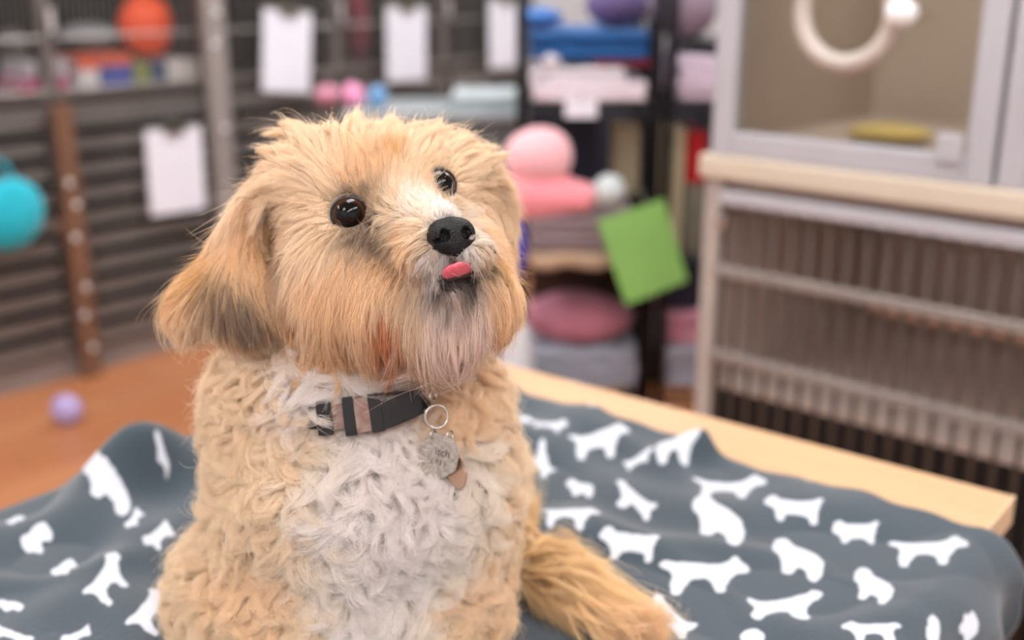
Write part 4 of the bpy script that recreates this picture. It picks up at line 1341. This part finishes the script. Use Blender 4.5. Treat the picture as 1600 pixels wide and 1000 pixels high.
em_ = eye_mat()
lid_m = mat('dark_eyelid', (38, 28, 26), .35)
for c_, look, nm in ((EYE_N, (.12, -1, .16), 'near'), (EYE_F, (.42, -1, .22), 'far')):
    wc = Vector((c2w(c_[None])[0] - np.array(ROOT)).tolist())
    lk = Vector(look).normalized()
    q = lk.to_track_quat('-Y', 'Z')
    ro = MB().ellipsoid((0, 0, 0), (.0124, .0124, .0124), 40, 28, lambda d: 1 + .03 * max(0, -d.y) ** 8).build('eye', em_, dog, smooth=True)
    ro.location = wc; ro.rotation_euler = q.to_euler()
    # lids: a soft dark almond ring round the opening
    mb = MB(); pts_ = []
    for a in np.linspace(0, 2 * math.pi, 48, endpoint=False):
        rx, rz = .0116, (.0110 if math.sin(a) > 0 else .0113)
        x, z = rx * math.cos(a), rz * math.sin(a)
        y = -math.sqrt(max(.0128 ** 2 - x * x - z * z, 1e-8))
        pts_.append((x, y + .0006, z))
    mb.tube(pts_, .0010, 8, closed=True)
    li = mb.build('eyelid', lid_m, dog, smooth=True); li.location = wc; li.rotation_euler = q.to_euler()

# ------------------------------------------------------------------ nose
def nose_sdf(P):
    q = P
    def e(c, r):
        v = q - np.array(c); a = np.sqrt(((v / r) ** 2).sum(1)) + 1e-9; b_ = np.sqrt(((v / (np.array(r) ** 2)) ** 2).sum(1)) + 1e-9
        return a * (a - 1) / b_
    def sm(a, b_, k):
        h_ = np.maximum(k - np.abs(a - b_), 0) / k
        return np.minimum(a, b_) - h_ * h_ * k / 4
    d = e((0, 0, .002), (.0135, .0100, .0100))
    d = sm(d, e((-.0075, -.001, -.0005), (.0070, .0080, .0075)), .004)
    d = sm(d, e((.0075, -.001, -.0005), (.0070, .0080, .0075)), .004)
    d = sm(d, e((0, -.0065, -.001), (.0055, .0065, .0065)), .004)
    for s in (-1, 1):
        n_ = e((s * .0068, -.0012, -.0080), (.0030, .0036, .0050))
        n2_ = e((s * .0105, -.0035, -.0062), (.0034, .0013, .0045))
        for w in (n_, n2_):
            h_ = np.maximum(.0012 - np.abs(-w - d), 0) / .0012
            d = np.maximum(d, -w) + h_ * h_ * .0012 / 4
    g_ = np.sqrt(q[:, 0] ** 2 + (q[:, 2] + .0088) ** 2) - .0006
    d = np.maximum(d, -np.where(q[:, 1] < -.001, g_, 1))
    return d
nV, nF = surface_nets(nose_sdf, np.array([-.0175, -.0150, -.0125]), np.array([.0175, .0125, .0145]), .0005)
# face the nose to the right, turn it up
Rn = np.array(Matrix.Rotation(math.radians(-24), 3, 'Y')) @ np.array(Matrix.Rotation(math.radians(8), 3, 'Z')) @ np.array(Matrix.Rotation(math.radians(6), 3, 'X'))
nV = (nV * [1.03, 1.12, 1.0]) @ Rn.T + NOSE
nose_m = mat('black_nose_leather', (10, 10, 11), .5, bump=.7, bscale=900, spec=.35, var=.2)
cam_mesh('nose', nV, nF, nose_m)

# lips, mouth and tongue
def onsurf(px, py, up=.0):
    h_ = hit(px, py); return h_ + grad(h_[None])[0] * up
lip_m = mat('dark_lip', (48, 34, 30), .35)
lip2_m = mat('brown_lip', (120, 74, 52), .35)
mb = MB(); mb.tube([onsurf(x, y, .0010) for x, y in ((655, 440), (668, 437), (682, 434), (696, 432), (712, 430), (730, 425), (744, 420))], [.001, .002, .0028, .0034, .0034, .0028, .0016], 8)
cam_mesh('lip', mb.v, mb.f, lip_m)
mb = MB(); mb.tube([onsurf(x, y, .0035) for x, y in ((744, 418), (752, 422), (760, 420), (765, 412), (766, 402), (764, 394))], [.001, .0022, .0026, .0026, .002, .001], 8)
o = cam_mesh('lip', mb.v, mb.f, lip2_m); o['label'] = 'brown corner of the far lip'
tg = mat('pink_tongue', (226, 104, 122), .16, bump=.2, bscale=500, spec=.6, var=.06)
vs = []; fs = []
mb = MB().ellipsoid((0, 0, 0), (.0124, .0032, .0095), 28, 16, lambda d: 1 - .25 * abs(d.x) ** 3)
Rt = np.array(Matrix.Rotation(math.radians(21), 3, 'Z')) @ np.array(Matrix.Rotation(math.radians(24), 3, 'X'))
tv = np.array(mb.v); tv[:, 1] -= 6.0 * (tv[:, 0] ** 2)
tv[:, 1] += .0006 * (1 - np.exp(-(tv[:, 0] / .0012) ** 2))
tv = tv @ Rt.T + TONG + np.array([-.0006, -.0014, -.0028])
cam_mesh('tongue', tv, mb.f, tg)

# ------------------------------------------------------------------ collar with buckle, rings and tags (worn by the dog, lifted off as one)
collar = empty('dog_collar', ROOT, 0, 'black dog collar with plastic buckle and two metal tags', 'collar')
web_m = mat('black_webbing', (22, 22, 24), .8, bump=.5, bscale=600)
pl_m = mat('black_buckle_plastic', (14, 14, 16), .38)
tape_m = mat('worn_beige_strap', (158, 138, 126), .7, rgb2=(128, 92, 84), scale=160)
met = mat('steel_ring', (200, 196, 190), .22, 1.0, var=.05)


def band(i0, i1, half, lift, thick, step=1.0):
    """a strip of the collar between two places along its path"""
    ts = np.arange(i0, i1 + 1e-6, step)
    n72 = len(COL)
    def at_(A, t):
        i = int(math.floor(t)) % n72; f_ = t - math.floor(t)
        return A[i] * (1 - f_) + A[(i + 1) % n72] * f_
    vs = []; fs = []
    for t in ts:
        p = at_(COL, t); n = at_(cN, t); n /= np.linalg.norm(n)
        tg_ = at_(COL, t + .5) - at_(COL, t - .5); tg_ /= np.linalg.norm(tg_)
        b_ = np.cross(tg_, n); b_ /= np.linalg.norm(b_)
        h_ = half(t) if callable(half) else half
        lf_ = lift(t) if callable(lift) else lift
        for s, l in ((-1, lf_), (1, lf_), (1, lf_ + thick), (-1, lf_ + thick)):
            vs.append(p + b_ * h_ * s + n * l)
    for i in range(len(ts) - 1):
        for j in range(4):
            fs.append((i * 4 + j, i * 4 + (j + 1) % 4, (i + 1) * 4 + (j + 1) % 4, (i + 1) * 4 + j))
    fs.append((0, 3, 2, 1)); q = (len(ts) - 1) * 4; fs.append((q, q + 1, q + 2, q + 3))
    return vs, fs


def idx_at(px, py):
    pp = np.stack([800 + F * COL[:, 0] / COL[:, 2], 500 - F * COL[:, 1] / COL[:, 2]], 1)
    d = np.hypot(pp[:, 0] - px, pp[:, 1] - py) + np.where(COL[:, 2] < ring_c[2], 0, 1e4)
    return int(d.argmin())


i_l = idx_at(505, 650); i_r = idx_at(650, 640)
print('collar idx', i_l, i_r, [(round(800 + F * COL[i, 0] / COL[i, 2]), round(500 - F * COL[i, 1] / COL[i, 2]), round(COL[i, 2], 3)) for i in (i_l, (i_l + i_r) // 2, i_r)])
lo_i, hi_i = min(i_l, i_r), max(i_l, i_r)
in_front = lambda t: min(i_l, i_r) - 1.5 < t % 72 < max(i_l, i_r) + 1.5
vs, fs = band(0, 72, .0075, lambda t: .0006 if in_front(t) else -.0065, .0018); cam_mesh('strap', vs, fs, web_m, collar, smooth=False)
X_ = lambda f_: i_l + (i_r - i_l) * f_
def part(name, f0, f1, half, lift, thick, m, lab=None):
    a_, b_ = sorted((X_(f0), X_(f1)))
    vs, fs = band(a_, b_, half, lift, thick, (b_ - a_) / 12)
    o = cam_mesh(name, vs, fs, m, collar, smooth=False)
    bv = o.modifiers.new('bevel', 'BEVEL'); bv.width = .0009; bv.segments = 2; bv.limit_method = 'ANGLE'
    if lab: o['label'] = lab
part('slider', -.02, .13, .0115, .0025, .0045, pl_m)
part('strap', .13, .27, .0085, .0024, .002, tape_m, 'worn beige piece of strap between slider and buckle')
part('buckle_end', .25, .36, .0130, .0025, .0070, pl_m)
part('strap', .345, .52, .0118, .0032, .0055, tape_m, 'worn beige strap loop on the buckle')
part('buckle', .50, .62, .0130, .0025, .0080, pl_m)
part('buckle', .60, 1.02, lambda t: .0125 - .004 * abs((t - X_(.6)) / (X_(1.02) - X_(.6))), .0025, .0068, pl_m)

# rings and tags
front_d = min(hit(683, 660)[2], hit(683, 700)[2])
def ringc(px, py, d, r_px, wire, tilt=0.0, name='ring'):
    c = K(px, py, d); R_ = r_px * d / F
    pts_ = [c + R_ * np.array([math.cos(a) * math.cos(tilt), math.sin(a), math.cos(a) * math.sin(tilt)]) for a in np.linspace(0, 2 * math.pi, 36, endpoint=False)]
    mb = MB().tube(pts_, wire, 8, closed=True)
    return cam_mesh(name, mb.v, mb.f, met, collar)
rd = front_d - .022
ringc(676, 618, rd + .004, 9, .0012, 1.1, 'd_ring')
ringc(682, 651, rd, 18, .0009, .25, 'split_ring')
ringc(677, 679, rd - .001, 7, .0007, 1.0, 'jump_ring')
ringc(703, 680, rd - .001, 7, .0007, .9, 'jump_ring')
tag_m = mat('worn_steel_tag', (172, 164, 154), .4, .8, rgb2=(136, 128, 120), scale=300, bump=.25, bscale=800)
tag2_m = mat('bronze_tag', (170, 140, 120), .3, .9, var=.1)
engr = mat('engraved_dark', (70, 62, 56), .7)


def plate(name, poly, cpx, cpy, d, th, m, yaw, roll_, tiltx=0.0):
    s = d / F
    R_ = np.array(Matrix.Rotation(math.radians(yaw), 3, 'Y')) @ np.array(Matrix.Rotation(math.radians(tiltx), 3, 'X')) @ np.array(Matrix.Rotation(math.radians(roll_), 3, 'Z'))
    P_ = np.array([(x * s, -y * s, 0) for x, y in poly]); n = len(P_)
    vs = np.concatenate([P_ + [0, 0, -th / 2], P_ + [0, 0, th / 2]]) @ R_.T + K(cpx, cpy, d)
    fs = [tuple(range(n)), tuple(reversed(range(n, 2 * n)))] + [(i, i + n, (i + 1) % n + n, (i + 1) % n) for i in range(n)]
    o = cam_mesh(name, vs, fs, m, collar, smooth=False)
    bv = o.modifiers.new('bevel', 'BEVEL'); bv.width = .0004; bv.segments = 2; bv.limit_method = 'ANGLE'
    return R_
oct_ = [(-14, -34), (14, -34), (32, -12), (32, 16), (12, 36), (-14, 36), (-32, 14), (-32, -14)]
rdd = rd - .002
RT = plate('tag', oct_, 686, 712, rdd, .0016, tag_m, 12, -14)
ov = [(16 * math.cos(a) * (1 if math.sin(a) > 0 else .8), -30 * math.sin(a) * -1) for a in np.linspace(0, 2 * math.pi, 28, endpoint=False)]
plate('tag', ov, 714, 734, rdd + .0045, .0018, tag2_m, 14, 10)
# engraving on the front tag
def engrave(txt, size_px, ox, oy):
    s = rdd / F
    cu = bpy.data.curves.new('lettering', 'FONT'); cu.body = txt; cu.size = size_px * s; cu.extrude = .00012; cu.align_x = 'CENTER'; cu.align_y = 'CENTER'
    tmp = bpy.data.objects.new('tmp_text', cu); C.objects.link(tmp); bpy.context.view_layer.update()
    me = bpy.data.meshes.new_from_object(tmp.evaluated_get(bpy.context.evaluated_depsgraph_get())); bpy.data.objects.remove(tmp)
    me.materials.clear(); me.materials.append(engr)
    o = bpy.data.objects.new('lettering', me); C.objects.link(o)
    # text axes: right, up, towards the viewer
    Rc = RT @ np.diag([1, 1, -1.0])
    Mx = R3.T @ Rc
    loc_ = K(686, 712, rdd) + RT @ np.array([ox * s, -oy * s, -.00095])
    Mw = Matrix.Identity(4)
    Mw3 = Matrix(Mx.tolist())
    if Mw3.determinant() < 0:
        print('mirror')
    Mw = Matrix.Translation(Vector((c2w(loc_[None])[0] - np.array(ROOT)).tolist())) @ Mw3.to_4x4()
    o.parent = collar
    o.matrix_local = Mw
engrave('itch', 17, 5, -6)
engrave('( 93 )', 11, 2, 10)
